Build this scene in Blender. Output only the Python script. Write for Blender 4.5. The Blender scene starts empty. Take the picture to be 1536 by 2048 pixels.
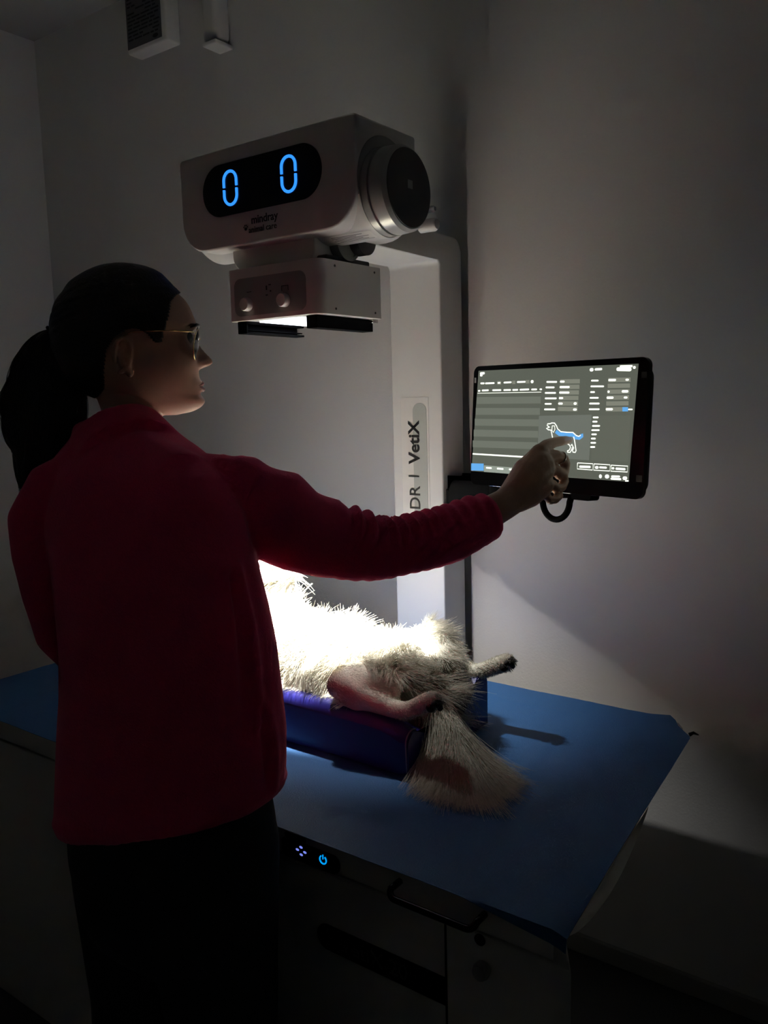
import bpy, bmesh, math, random
import numpy as np
from mathutils import Vector, Matrix, noise

DATA = {'mon': {'tl': [-0.4395, 0.5791, 1.5076], 'ex': [0.9672, -0.254, -0.0045], 'ey': [-0.0185, -0.0524, -0.9985], 'n': [0.2534, 0.9658, -0.0554], 'W': 0.3944, 'H': 0.2315}, 'ui': {'screen': [[0.0131, 0.0088], [0.3751, 0.0105], [0.3675, 0.2033], [0.0021, 0.2057]], 'bars': [[[[0.02, 0.0317], [0.0308, 0.032], [0.031, 0.0353], [0.0201, 0.0351]], 1], [[[0.0327, 0.0321], [0.0574, 0.0322], [0.0575, 0.0354], [0.0329, 0.0354]], 1], [[[0.0656, 0.0321], [0.073, 0.032], [0.0731, 0.0353], [0.0657, 0.0354]], 1], [[[0.0811, 0.032], [0.101, 0.0317], [0.1012, 0.0349], [0.0812, 0.0352]], 1], [[[0.1146, 0.0318], [0.1356, 0.0318], [0.1358, 0.035], [0.1147, 0.035]], 1], [[[0.014, 0.0463], [0.0202, 0.0462], [0.0204, 0.0495], [0.0142, 0.0497]], 1], [[[0.0245, 0.0457], [0.0429, 0.0455], [0.043, 0.0488], [0.0246, 0.049]], 1], [[[0.0524, 0.0457], [0.0755, 0.0459], [0.0756, 0.0491], [0.0525, 0.049]], 1], [[[0.0814, 0.046], [0.1003, 0.0461], [0.1004, 0.0493], [0.0815, 0.0492]], 1], [[[0.1039, 0.0462], [0.1181, 0.0462], [0.1183, 0.0494], [0.104, 0.0494]], 1], [[[0.122, 0.0462], [0.145, 0.0459], [0.1451, 0.0491], [0.1221, 0.0494]], 1], [[[0.1501, 0.0463], [0.1637, 0.0463], [0.1639, 0.0494], [0.1503, 0.0494]], 1], [[[0.1698, 0.0462], [0.1755, 0.0465], [0.1757, 0.0496], [0.17, 0.0493]], 1], [[[0.148, 0.0306], [0.1548, 0.0308], [0.1551, 0.0365], [0.1483, 0.0364]], 1], [[[0.0179, 0.012], [0.0307, 0.0119], [0.0309, 0.0163], [0.0181, 0.0165]], 1], [[[0.0181, 0.0156], [0.0251, 0.0156], [0.0253, 0.02], [0.0183, 0.0201]], 1], [[[0.1851, 0.0334], [0.2093, 0.0341], [0.2095, 0.0371], [0.1853, 0.0365]], 1], [[[0.1837, 0.0432], [0.204, 0.0436], [0.2042, 0.0467], [0.1838, 0.0463]], 1], [[[0.1825, 0.053], [0.2077, 0.0534], [0.2079, 0.0565], [0.1827, 0.0561]], 1], [[[0.183, 0.0628], [0.2099, 0.0631], [0.21, 0.0662], [0.1832, 0.0659]], 1], [[[0.1832, 0.0727], [0.199, 0.0728], [0.1992, 0.0758], [0.1833, 0.0757]], 1], [[[0.1824, 0.0825], [0.2077, 0.0826], [0.2078, 0.0856], [0.1825, 0.0856]], 1], [[[0.2157, 0.0335], [0.2262, 0.0338], [0.2264, 0.0373], [0.2159, 0.037]], 1], [[[0.2156, 0.0431], [0.2378, 0.0436], [0.238, 0.0471], [0.2158, 0.0467]], 1], [[[0.2151, 0.0528], [0.2377, 0.0532], [0.2379, 0.0567], [0.2153, 0.0563]], 1], [[[0.215, 0.0625], [0.2246, 0.0626], [0.2248, 0.0661], [0.2152, 0.066]], 1], [[[0.2139, 0.0721], [0.2241, 0.0722], [0.2243, 0.0757], [0.2141, 0.0757]], 1], [[[0.248, 0.0718], [0.2548, 0.0719], [0.2551, 0.0763], [0.2483, 0.0763]], 1], [[[0.2474, 0.0825], [0.2554, 0.0825], [0.2557, 0.0865], [0.2476, 0.0865]], 1], [[[0.2831, 0.0339], [0.2985, 0.0343], [0.2986, 0.0372], [0.2832, 0.0368]], 1], [[[0.2824, 0.0436], [0.3101, 0.0442], [0.3103, 0.0471], [0.2826, 0.0465]], 1], [[[0.2824, 0.0533], [0.2919, 0.0535], [0.2921, 0.0564], [0.2825, 0.0563]], 1], [[[0.2817, 0.0631], [0.3001, 0.0633], [0.3003, 0.0662], [0.2819, 0.066]], 1], [[[0.2814, 0.0728], [0.3027, 0.073], [0.3029, 0.0759], [0.2815, 0.0758]], 1], [[[0.281, 0.0826], [0.3033, 0.0826], [0.3034, 0.0855], [0.2812, 0.0855]], 1], [[[0.3182, 0.0335], [0.3336, 0.0339], [0.3338, 0.0377], [0.3184, 0.0373]], 1], [[[0.352, 0.0342], [0.3586, 0.0344], [0.3588, 0.0377], [0.3522, 0.0375]], 1], [[[0.3175, 0.0528], [0.3221, 0.0529], [0.3224, 0.0567], [0.3178, 0.0566]], 1], [[[0.3459, 0.0526], [0.3586, 0.0528], [0.3589, 0.057], [0.3461, 0.0568]], 1], [[[0.3164, 0.0628], [0.3304, 0.063], [0.3306, 0.0668], [0.3166, 0.0666]], 1], [[[0.3504, 0.0632], [0.3576, 0.0633], [0.3578, 0.0666], [0.3506, 0.0665]], 1], [[[0.3158, 0.0822], [0.3301, 0.0822], [0.3303, 0.086], [0.316, 0.086]], 1], [[[0.3599, 0.0832], [0.3687, 0.0833], [0.3688, 0.0856], [0.36, 0.0856]], 1], [[[0.2902, 0.0965], [0.302, 0.0964], [0.3022, 0.0994], [0.2903, 0.0994]], 1], [[[0.2897, 0.1037], [0.3, 0.1036], [0.3002, 0.1065], [0.2898, 0.1066]], 1], [[[0.2895, 0.1109], [0.3057, 0.1107], [0.3059, 0.1136], [0.2896, 0.1139]], 1], [[[0.2884, 0.1182], [0.3053, 0.1179], [0.3054, 0.1208], [0.2886, 0.1211]], 1], [[[0.2888, 0.1254], [0.2998, 0.1251], [0.3, 0.1281], [0.289, 0.1283]], 1], [[[0.2883, 0.1326], [0.2981, 0.1324], [0.2983, 0.1353], [0.2885, 0.1356]], 1], [[[0.2878, 0.1399], [0.2991, 0.1396], [0.2993, 0.1425], [0.288, 0.1428]], 1], [[[0.2876, 0.1471], [0.2978, 0.1468], [0.2979, 0.1497], [0.2878, 0.1501]], 1], [[[0.279, 0.0139], [0.287, 0.0142], [0.2873, 0.02], [0.2793, 0.0197]], 1], [[[0.2894, 0.0148], [0.3047, 0.0146], [0.3049, 0.0185], [0.2896, 0.0186]], 1], [[[0.3333, 0.0148], [0.3625, 0.0164], [0.3629, 0.0225], [0.3336, 0.0209]], 1], [[[0.3396, 0.0118], [0.3644, 0.0123], [0.3647, 0.016], [0.3398, 0.0155]], 1], [[[0.3651, 0.014], [0.3705, 0.0142], [0.3708, 0.0188], [0.3654, 0.0186]], 1], [[[0.0045, 0.17], [0.153, 0.1706], [0.1531, 0.1733], [0.0046, 0.1729]], 1], [[[0.2661, 0.1814], [0.2904, 0.1809], [0.2906, 0.1848], [0.2663, 0.1854]], 1], [[[0.2994, 0.1807], [0.3067, 0.1803], [0.307, 0.1852], [0.2996, 0.1856]], 1], [[[0.3082, 0.1807], [0.3237, 0.1807], [0.3239, 0.1841], [0.3084, 0.1841]], 1], [[[0.3335, 0.1809], [0.3387, 0.1806], [0.3389, 0.1845], [0.3338, 0.1847]], 1], [[[0.341, 0.181], [0.3607, 0.1812], [0.3609, 0.1849], [0.3412, 0.1848]], 1], [[[0.3084, 0.1944], [0.3143, 0.1941], [0.3147, 0.2009], [0.3088, 0.2013]], 1], [[[0.3204, 0.194], [0.3291, 0.1935], [0.3295, 0.2002], [0.3208, 0.2008]], 1], [[[0.3332, 0.1947], [0.3508, 0.1941], [0.351, 0.1975], [0.3334, 0.1981]], 1], [[[0.3323, 0.1986], [0.3533, 0.1983], [0.3535, 0.2016], [0.3325, 0.202]], 1], [[[0.3559, 0.1952], [0.3648, 0.1947], [0.3651, 0.2004], [0.3563, 0.201]], 1], [[[0.361, 0.2011], [0.3679, 0.2007], [0.3681, 0.2031], [0.3612, 0.2035]], 1], [[[0.0425, 0.1954], [0.0578, 0.1954], [0.0579, 0.1987], [0.0426, 0.1987]], 1], [[[0.0714, 0.1953], [0.0885, 0.1955], [0.0886, 0.1988], [0.0715, 0.1986]], 1], [[[0.1024, 0.1953], [0.1154, 0.1954], [0.1156, 0.1986], [0.1025, 0.1985]], 1], [[[0.2159, 0.0313], [0.2588, 0.032], [0.2592, 0.0394], [0.2163, 0.0388]], 2], [[[0.2154, 0.0409], [0.2584, 0.0416], [0.2588, 0.049], [0.2158, 0.0484]], 2], [[[0.2149, 0.0505], [0.2579, 0.0512], [0.2583, 0.0586], [0.2153, 0.0581]], 2], [[[0.2144, 0.0602], [0.2574, 0.0608], [0.2578, 0.0682], [0.2148, 0.0678]], 2], [[[0.2138, 0.0698], [0.257, 0.0704], [0.2574, 0.0778], [0.2142, 0.0774]], 2], [[[0.2133, 0.0795], [0.2565, 0.0801], [0.2569, 0.0875], [0.2137, 0.0871]], 2], [[[0.3175, 0.0318], [0.3613, 0.0324], [0.3617, 0.0394], [0.3179, 0.0389]], 2], [[[0.3171, 0.0415], [0.3609, 0.042], [0.3613, 0.049], [0.3175, 0.0487]], 2], [[[0.3167, 0.0513], [0.3605, 0.0516], [0.361, 0.0586], [0.3171, 0.0585]], 2], [[[0.3162, 0.0611], [0.3602, 0.0612], [0.3606, 0.0682], [0.3166, 0.0683]], 2], [[[0.3158, 0.0709], [0.3598, 0.0709], [0.3602, 0.0779], [0.3162, 0.0781]], 2], [[[0.3154, 0.0808], [0.3594, 0.0805], [0.3599, 0.0876], [0.3158, 0.088]], 2], [[[0.0107, 0.0599], [0.1729, 0.0609], [0.1735, 0.0733], [0.0113, 0.0733]], 3], [[[0.0089, 0.081], [0.1719, 0.0816], [0.1726, 0.094], [0.0095, 0.0945]], 3], [[[0.0071, 0.1022], [0.171, 0.1023], [0.1716, 0.1148], [0.0077, 0.1157]], 3], [[[0.0052, 0.1235], [0.17, 0.1231], [0.1707, 0.1356], [0.0058, 0.137]], 3], [[[0.0034, 0.1449], [0.1691, 0.144], [0.1697, 0.1566], [0.004, 0.1584]], 3], [[[0.0636, 0.0302], [0.074, 0.0302], [0.0743, 0.0372], [0.064, 0.0372]], 2], [[[0.1024, 0.0307], [0.1102, 0.0306], [0.1106, 0.037], [0.1027, 0.0371]], 2], [[[0.1355, 0.0303], [0.1445, 0.0303], [0.1448, 0.0365], [0.1358, 0.0366]], 2], [[[0.0362, 0.1926], [0.1814, 0.1932], [0.182, 0.2052], [0.0368, 0.2055]], 6], [[[0.0014, 0.1904], [0.0356, 0.1893], [0.0363, 0.2033], [0.002, 0.2046]], 4], [[[0.3486, 0.0806], [0.3597, 0.0807], [0.3601, 0.0877], [0.349, 0.0877]], 4], [[[0.1703, 0.0958], [0.287, 0.0933], [0.286, 0.1715], [0.1707, 0.1702]], 5], [[[0.2916, 0.0948], [0.3649, 0.0942], [0.3647, 0.1703], [0.2899, 0.1713]], 7]], 'lines': [[[[0.0131, 0.0524], [0.1742, 0.053]], 0.0009764238476579528, 1], [[[0.2622, 0.1771], [0.2947, 0.177], [0.2947, 0.1878], [0.2624, 0.1876], [0.2622, 0.1771]], 0.0014646357714869292, 1], [[[0.2971, 0.1771], [0.3299, 0.1772], [0.3299, 0.1876], [0.2971, 0.1879], [0.2971, 0.1771]], 0.0014646357714869292, 1], [[[0.3322, 0.1776], [0.3649, 0.1776], [0.3649, 0.1873], [0.3322, 0.1877], [0.3322, 0.1776]], 0.0014646357714869292, 1], [[[0.2052, 0.1365], [0.2026, 0.1281], [0.2004, 0.1212], [0.1941, 0.1206], [0.1895, 0.1183], [0.1939, 0.1168], [0.1971, 0.1163], [0.191, 0.1129], [0.1918, 0.1101], [0.198, 0.1097], [0.2015, 0.1083], [0.2078, 0.1085], [0.2124, 0.1133], [0.2154, 0.1188], [0.2227, 0.1235], [0.2366, 0.1244], [0.2494, 0.1244], [0.2573, 0.1297], [0.2625, 0.1309], [0.2665, 0.1288]], 0.0019, 1], [[[0.2027, 0.1134], [0.2022, 0.1211], [0.206, 0.1253], [0.2092, 0.1196], [0.208, 0.1134], [0.2027, 0.1134]], 0.0014, 1], [[[0.2515, 0.1319], [0.2536, 0.1379], [0.2557, 0.1461], [0.258, 0.1562], [0.2564, 0.159], [0.2513, 0.1588], [0.2503, 0.1558], [0.2526, 0.1516], [0.248, 0.1449], [0.2464, 0.1477]], 0.0019, 1], [[[0.2358, 0.1426], [0.2429, 0.1465], [0.2457, 0.1505], [0.2434, 0.1554], [0.2392, 0.1569], [0.2393, 0.1593], [0.2454, 0.1594], [0.2485, 0.1545], [0.25, 0.1504]], 0.0019, 1], [[[0.2052, 0.1365], [0.2069, 0.1434], [0.21, 0.1517]], 0.0019, 1], [[[0.2112, 0.1231], [0.2194, 0.1278], [0.2333, 0.1282], [0.248, 0.1285], [0.2567, 0.1331], [0.2635, 0.1336], [0.2691, 0.1301], [0.2681, 0.1265]], 0.0068, 4]], 'tip': [0.244, 0.1385]}, 'tip': [-0.2062, 0.5099, 1.369], 'sleeve': [[-0.5266, -0.0744, 1.3518, 0.0315], [-0.485, -0.0473, 1.3314, 0.0487], [-0.4649, -0.0238, 1.3088, 0.0592], [-0.4444, -0.0001, 1.2859, 0.0669], [-0.4209, 0.0321, 1.2625, 0.0655], [-0.3969, 0.0654, 1.2444, 0.0589], [-0.3675, 0.0999, 1.2323, 0.0564], [-0.3457, 0.1271, 1.2237, 0.0501], [-0.3288, 0.1559, 1.2252, 0.046], [-0.3082, 0.1944, 1.2296, 0.0466], [-0.2863, 0.233, 1.2374, 0.0464], [-0.2646, 0.2739, 1.2517, 0.0431], [-0.2533, 0.2944, 1.257, 0.0402], [-0.249, 0.3015, 1.2588, 0.0378]], 'forearm': [[-0.4648, -0.0241, 1.306, 0.0361], [-0.3665, 0.105, 1.2355, 0.0317], [-0.3291, 0.1566, 1.2305, 0.0306], [-0.2733, 0.2574, 1.2509, 0.0286], [-0.2497, 0.3047, 1.2656, 0.0266], [-0.2388, 0.3268, 1.275, 0.0252], [-0.2302, 0.3451, 1.2865, 0.027]], 'palm': [[-0.2303, 0.3453, 1.2882, 0.027], [-0.2234, 0.3604, 1.3034, 0.0295], [-0.2191, 0.3773, 1.3185, 0.0314], [-0.2142, 0.3953, 1.3296, 0.0299]], 'palm2': [[-0.2298, 0.3443, 1.2801, 0.0229], [-0.2194, 0.3686, 1.2903, 0.0264], [-0.2106, 0.3934, 1.3023, 0.025]], 'palm3': [[-0.2256, 0.3541, 1.3055, 0.018], [-0.2199, 0.3828, 1.3321, 0.0199], [-0.2145, 0.4053, 1.353, 0.0159]], 'index': [[-0.2186, 0.3873, 1.3384, 0.0141], [-0.2128, 0.4074, 1.3579, 0.0121], [-0.2117, 0.4243, 1.3644, 0.0105], [-0.2086, 0.4472, 1.3682, 0.0089], [-0.2057, 0.4671, 1.3692, 0.0083], [-0.2075, 0.4939, 1.3695, 0.0077], [-0.2058, 0.5027, 1.3694, 0.0061]], 'middle': [[-0.2142, 0.3953, 1.3296, 0.0141], [-0.2041, 0.414, 1.3443, 0.0117], [-0.1977, 0.4315, 1.3465, 0.0105], [-0.1933, 0.45, 1.3402, 0.0102], [-0.1914, 0.4559, 1.3296, 0.009], [-0.19, 0.4488, 1.3183, 0.0081], [-0.193, 0.4332, 1.3136, 0.0076]], 'ring': [[-0.2154, 0.3921, 1.3156, 0.0133], [-0.2043, 0.4105, 1.3244, 0.0113], [-0.1963, 0.4285, 1.3223, 0.0105], [-0.1905, 0.4438, 1.3136, 0.0098], [-0.1893, 0.4453, 1.3024, 0.0085], [-0.1877, 0.4337, 1.2934, 0.0076], [-0.1911, 0.4173, 1.2924, 0.0071]], 'little': [[-0.215, 0.3837, 1.3014, 0.0124], [-0.2045, 0.3996, 1.3053, 0.0104], [-0.1969, 0.4142, 1.2992, 0.0096], [-0.1909, 0.4269, 1.2889, 0.0088], [-0.1888, 0.4244, 1.2799, 0.0076], [-0.1897, 0.4104, 1.2747, 0.0071], [-0.1943, 0.3971, 1.2759, 0.0066]], 'thumb': [[-0.2284, 0.3685, 1.3065, 0.0149], [-0.2243, 0.3989, 1.3206, 0.0134], [-0.2187, 0.4236, 1.3314, 0.0119], [-0.2125, 0.4398, 1.326, 0.0094], [-0.2073, 0.4446, 1.3172, 0.0077]], 'ringpt': [[-0.1987, 0.4179, 1.329], [-0.196, 0.4398, 1.3282]], 'torso': [[-0.5571, -0.13, 0.8706, 0.1985, 0.135], [-0.551, -0.13, 0.9249, 0.2011, 0.13], [-0.5461, -0.13, 0.9789, 0.1998, 0.125], [-0.542, -0.13, 1.0415, 0.191, 0.12], [-0.5405, -0.13, 1.1122, 0.1797, 0.12], [-0.5448, -0.13, 1.1716, 0.1709, 0.12], [-0.5521, -0.13, 1.2157, 0.1659, 0.118], [-0.5697, -0.125, 1.2581, 0.1715, 0.112], [-0.586, -0.12, 1.2925, 0.1774, 0.105], [-0.5984, -0.115, 1.324, 0.1749, 0.098], [-0.6111, -0.11, 1.3522, 0.1611, 0.09], [-0.629, -0.1, 1.373, 0.1408, 0.08], [-0.6456, -0.09, 1.3906, 0.1147, 0.072], [-0.6673, -0.08, 1.4079, 0.0805, 0.066], [-0.6887, -0.07, 1.4234, 0.0576, 0.06]], 'head': [-0.6875, -0.0542, 1.541], 'larm': [[-0.717, -0.1809, 1.3255, 0.0403], [-0.7276, -0.1954, 1.286, 0.0396], [-0.728, -0.1981, 1.2342, 0.0368], [-0.731, -0.1919, 1.1723, 0.0343], [-0.7333, -0.1795, 1.1074, 0.0318]], 'pony': [[-0.7878, -0.1051, 1.5647, 0.007], [-0.7999, -0.1195, 1.5466, 0.0217], [-0.799, -0.13, 1.5105, 0.0432], [-0.7872, -0.1359, 1.4683, 0.063], [-0.7812, -0.1454, 1.4228, 0.0612], [-0.7799, -0.1564, 1.3815, 0.0458], [-0.7861, -0.1685, 1.3517, 0.0259], [-0.7913, -0.1791, 1.3258, 0.0068]]}
# lamp inside the collimator: colour, weak wide spill, strong rectangular field
WARM = (1.0, .985, .95)
LAMP, SPREAD, SBL = 30, 70, 1.0
FIELD, FSIZE, FBL, TILT, FASP = 650, 67, .6, 7.5, .46
EXPO = 0.0
PI = math.pi
random.seed(7)
rng = np.random.default_rng(11)
SC = 1.08            # metres per modelling unit; the floor is at z = FZ while modelling
FZ = 0.12
COL = bpy.context.scene.collection
ROOTS = []

# ------------------------------------------------------------------ materials
def node_mat(name, col, rough=0.6, metal=0.0, noise=0.0, scale=40.0, bump=0.0, bscale=200.0, sheen=0.0, spec=0.5, emit=None, estr=0.0, coat=0.0):
    m = bpy.data.materials.new(name); m.use_nodes = True
    nt = m.node_tree; b = nt.nodes['Principled BSDF']
    b.inputs['Base Color'].default_value = (*col, 1)
    b.inputs['Roughness'].default_value = rough
    b.inputs['Metallic'].default_value = metal
    b.inputs['Specular IOR Level'].default_value = spec
    b.inputs['Coat Weight'].default_value = coat
    if sheen:
        b.inputs['Sheen Weight'].default_value = sheen
        b.inputs['Sheen Roughness'].default_value = 0.4
        b.inputs['Sheen Tint'].default_value = (min(1, col[0]*1.6+.3), col[1]+.25, col[2]+.25, 1)
    if emit:
        b.inputs['Emission Color'].default_value = (*emit, 1)
        b.inputs['Emission Strength'].default_value = estr
    tc = nt.nodes.new('ShaderNodeTexCoord')
    if noise:
        n = nt.nodes.new('ShaderNodeTexNoise'); n.inputs['Scale'].default_value = scale; n.inputs['Detail'].default_value = 5
        nt.links.new(tc.outputs['Object'], n.inputs['Vector'])
        mr = nt.nodes.new('ShaderNodeMapRange')
        mr.inputs['To Min'].default_value = 1 - noise; mr.inputs['To Max'].default_value = 1 + noise
        nt.links.new(n.outputs['Fac'], mr.inputs['Value'])
        vm = nt.nodes.new('ShaderNodeVectorMath'); vm.operation = 'SCALE'; vm.inputs[0].default_value = col
        nt.links.new(mr.outputs['Result'], vm.inputs['Scale'])
        nt.links.new(vm.outputs['Vector'], b.inputs['Base Color'])
    if bump:
        n2 = nt.nodes.new('ShaderNodeTexNoise'); n2.inputs['Scale'].default_value = bscale; n2.inputs['Detail'].default_value = 4
        nt.links.new(tc.outputs['Object'], n2.inputs['Vector'])
        bp = nt.nodes.new('ShaderNodeBump'); bp.inputs['Strength'].default_value = bump; bp.inputs['Distance'].default_value = 0.002
        nt.links.new(n2.outputs['Fac'], bp.inputs['Height'])
        nt.links.new(bp.outputs['Normal'], b.inputs['Normal'])
    return m

M = {}
M['wall'] = node_mat('painted_wall', (.72, .71, .69), .75, noise=.03, scale=3, bump=.25, bscale=180)
M['wallfar'] = node_mat('painted_wall_grey', (.74, .72, .70), .8, noise=.03)
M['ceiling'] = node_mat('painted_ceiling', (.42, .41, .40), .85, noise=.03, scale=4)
M['floor'] = node_mat('dark_vinyl_floor', (.05, .048, .045), .5, noise=.15, scale=20)
M['base'] = node_mat('skirting_paint', (.30, .29, .26), .5, noise=.05)
M['white'] = node_mat('white_enamel', (.66, .655, .64), .38, noise=.02, scale=12)
M['white_matte'] = node_mat('white_moulded_plastic', (.72, .71, .69), .5, noise=.02, scale=15)
M['cabinet'] = node_mat('cabinet_enamel', (.62, .61, .58), .5, noise=.03, scale=9)
M['greypl'] = node_mat('grey_plastic', (.30, .31, .31), .4, noise=.04)
M['dgrey'] = node_mat('dark_grey_plastic', (.05, .05, .052), .45, noise=.05)
M['capgrey'] = node_mat('silver_grey_paint', (.42, .42, .42), .28, metal=.25, noise=.03)
M['black'] = node_mat('black_plastic', (.005, .005, .006), .7, noise=.1, spec=.04)
M['gloss'] = node_mat('black_glass', (.002, .002, .003), .22, noise=.05, spec=.25)
M['steel'] = node_mat('brushed_metal', (.6, .6, .6), .25, metal=1, noise=.08, scale=90)
M['labelg'] = node_mat('grey_label_print', (.40, .42, .40), .5, noise=.02)
M['labelw'] = node_mat('label_film', (.74, .73, .70), .4, noise=.02)
M['ink'] = node_mat('black_ink', (.006, .006, .007), .5, noise=.1)
M['inkg'] = node_mat('grey_ink', (.10, .10, .10), .5, noise=.1)
M['bluel'] = node_mat('blue_lit_segment', (.02, .1, .5), .4, emit=(.03, .27, 1.0), estr=1.25, noise=.02)
M['cyanl'] = node_mat('cyan_lit_symbol', (.02, .1, .5), .4, emit=(.0, .32, .85), estr=1.1, noise=.02)
M['violl'] = node_mat('violet_lit_symbol', (.02, .1, .5), .4, emit=(.22, .28, .95), estr=.9, noise=.02)
M['lampglass'] = node_mat('lit_lamp_window', (.8, .8, .8), .3, emit=(.85, .92, 1.0), estr=3.0, noise=.01)
M['vinyl'] = node_mat('blue_vinyl', (.022, .020, .19), .35, noise=.08, scale=30, bump=.15, bscale=60)
M['piping'] = node_mat('pale_piping', (.35, .35, .45), .5, noise=.05)
M['sheet'] = node_mat('blue_nonwoven_drape', (.021, .108, .29), .65, noise=.05, scale=12, bump=.5, bscale=350)
M['sheetw'] = node_mat('white_drape_backing', (.55, .55, .50), .7, noise=.04, scale=30)
M['fleece'] = node_mat('crimson_fleece', (.82, .05, .165), .95, noise=.10, scale=160, bump=.6, bscale=420, sheen=1.0, spec=.1)
M['scrubs'] = node_mat('black_trousers', (.012, .013, .016), .85, noise=.15, scale=60)
M['hair'] = node_mat('dark_brown_hair', (.014, .009, .006), .5, noise=.3, scale=120, bump=.6, bscale=250)
M['gold'] = node_mat('gold_wire', (.75, .55, .25), .25, metal=1, noise=.03)
M['silver'] = node_mat('silver', (.8, .8, .82), .15, metal=1, noise=.02)
M['pad'] = node_mat('dark_paw_pad', (.02, .016, .014), .7, noise=.2, scale=150, bump=.6)
M['claw'] = node_mat('dark_claw', (.04, .035, .03), .4, noise=.2)
M['leather'] = node_mat('black_shoe', (.012, .012, .013), .5, noise=.1)
M['eye'] = node_mat('eye_surface', (.35, .33, .30), .15, noise=.2, scale=200)
M['lip'] = node_mat('lip_skin', (.34, .13, .11), .45, noise=.08, scale=150)
M['nail'] = node_mat('finger_nail', (.62, .42, .34), .25, noise=.04)

def skin_mat():
    m = node_mat('skin', (.58, .35, .25), .5, noise=.06, scale=60, bump=.15, bscale=300)
    b = m.node_tree.nodes['Principled BSDF']
    b.inputs['Subsurface Weight'].default_value = .06
    b.inputs['Subsurface Radius'].default_value = (.01, .004, .002)
    return m
M['skin'] = skin_mat()

def fur_mat():
    m = bpy.data.materials.new('cream_fur'); m.use_nodes = True
    nt = m.node_tree; b = nt.nodes['Principled BSDF']; out = nt.nodes['Material Output']
    b.inputs['Roughness'].default_value = .55; b.inputs['Specular IOR Level'].default_value = .3
    hi = nt.nodes.new('ShaderNodeHairInfo')
    cr = nt.nodes.new('ShaderNodeValToRGB')
    cr.color_ramp.elements[0].color = (.52, .485, .39, 1); cr.color_ramp.elements[1].color = (.76, .74, .65, 1)
    nt.links.new(hi.outputs['Random'], cr.inputs['Fac'])
    nt.links.new(cr.outputs['Color'], b.inputs['Base Color'])
    tr = nt.nodes.new('ShaderNodeBsdfTranslucent'); nt.links.new(cr.outputs['Color'], tr.inputs['Color'])
    mx = nt.nodes.new('ShaderNodeMixShader'); mx.inputs[0].default_value = .3
    nt.links.new(b.outputs['BSDF'], mx.inputs[1]); nt.links.new(tr.outputs['BSDF'], mx.inputs[2])
    nt.links.new(mx.outputs['Shader'], out.inputs['Surface'])
    return m
M['fur'] = fur_mat()

def dog_mat(knee):
    m = node_mat('dog_skin_and_short_coat', (.62, .60, .50), .7, noise=.08, scale=80, bump=.5, bscale=300)
    nt = m.node_tree; b = nt.nodes['Principled BSDF']
    src = b.inputs['Base Color'].links[0].from_socket
    tc = nt.nodes.new('ShaderNodeTexCoord')
    def blob(c, r0, r1, colr, src):
        vd = nt.nodes.new('ShaderNodeVectorMath'); vd.operation = 'DISTANCE'; vd.inputs[1].default_value = c
        nt.links.new(tc.outputs['Object'], vd.inputs[0])
        mr = nt.nodes.new('ShaderNodeMapRange'); mr.interpolation_type = 'SMOOTHSTEP'
        mr.inputs['From Min'].default_value = r0; mr.inputs['From Max'].default_value = r1
        mr.inputs['To Min'].default_value = .85; mr.inputs['To Max'].default_value = 0
        nt.links.new(vd.outputs['Value'], mr.inputs['Value'])
        mx = nt.nodes.new('ShaderNodeMix'); mx.data_type = 'RGBA'
        nt.links.new(mr.outputs['Result'], mx.inputs['Factor'])
        nt.links.new(src, mx.inputs[6]); mx.inputs[7].default_value = (*colr, 1)
        return mx.outputs[2]
    for c, r0, r1, colr in knee: src = blob(c, r0, r1, colr, src)
    nt.links.new(src, b.inputs['Base Color'])
    return m

def lens_mat():
    m = bpy.data.materials.new('tinted_lens'); m.use_nodes = True
    nt = m.node_tree; out = nt.nodes['Material Output']; nt.nodes.remove(nt.nodes['Principled BSDF'])
    g = nt.nodes.new('ShaderNodeBsdfGlossy'); g.inputs['Roughness'].default_value = .03
    t = nt.nodes.new('ShaderNodeBsdfTransparent'); t.inputs['Color'].default_value = (.66, .66, .67, 1)
    fr = nt.nodes.new('ShaderNodeFresnel'); fr.inputs['IOR'].default_value = 1.5
    mx = nt.nodes.new('ShaderNodeMixShader')
    nt.links.new(fr.outputs[0], mx.inputs[0]); nt.links.new(t.outputs[0], mx.inputs[1]); nt.links.new(g.outputs[0], mx.inputs[2])
    nt.links.new(mx.outputs[0], out.inputs['Surface'])
    return m
M['lens'] = lens_mat()

def screen_mat(name, col, st):
    return node_mat(name, (.01, .01, .01), .25, emit=col, estr=st, noise=.02)
SCR = {0: screen_mat('screen_backdrop', (.105, .115, .092), 1.0), 1: screen_mat('screen_white', (.9, .95, .82), 1.5),
       2: screen_mat('screen_field', (.215, .225, .18), 1.0), 3: screen_mat('screen_row', (.155, .17, .138), 1.0),
       4: screen_mat('screen_blue', (.13, .42, .85), 1.0), 5: screen_mat('screen_panel', (.15, .165, .14), 1.0),
       6: screen_mat('screen_tabs', (.30, .34, .29), 1.0), 7: screen_mat('screen_list', (.115, .125, .10), 1.0)}

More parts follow.
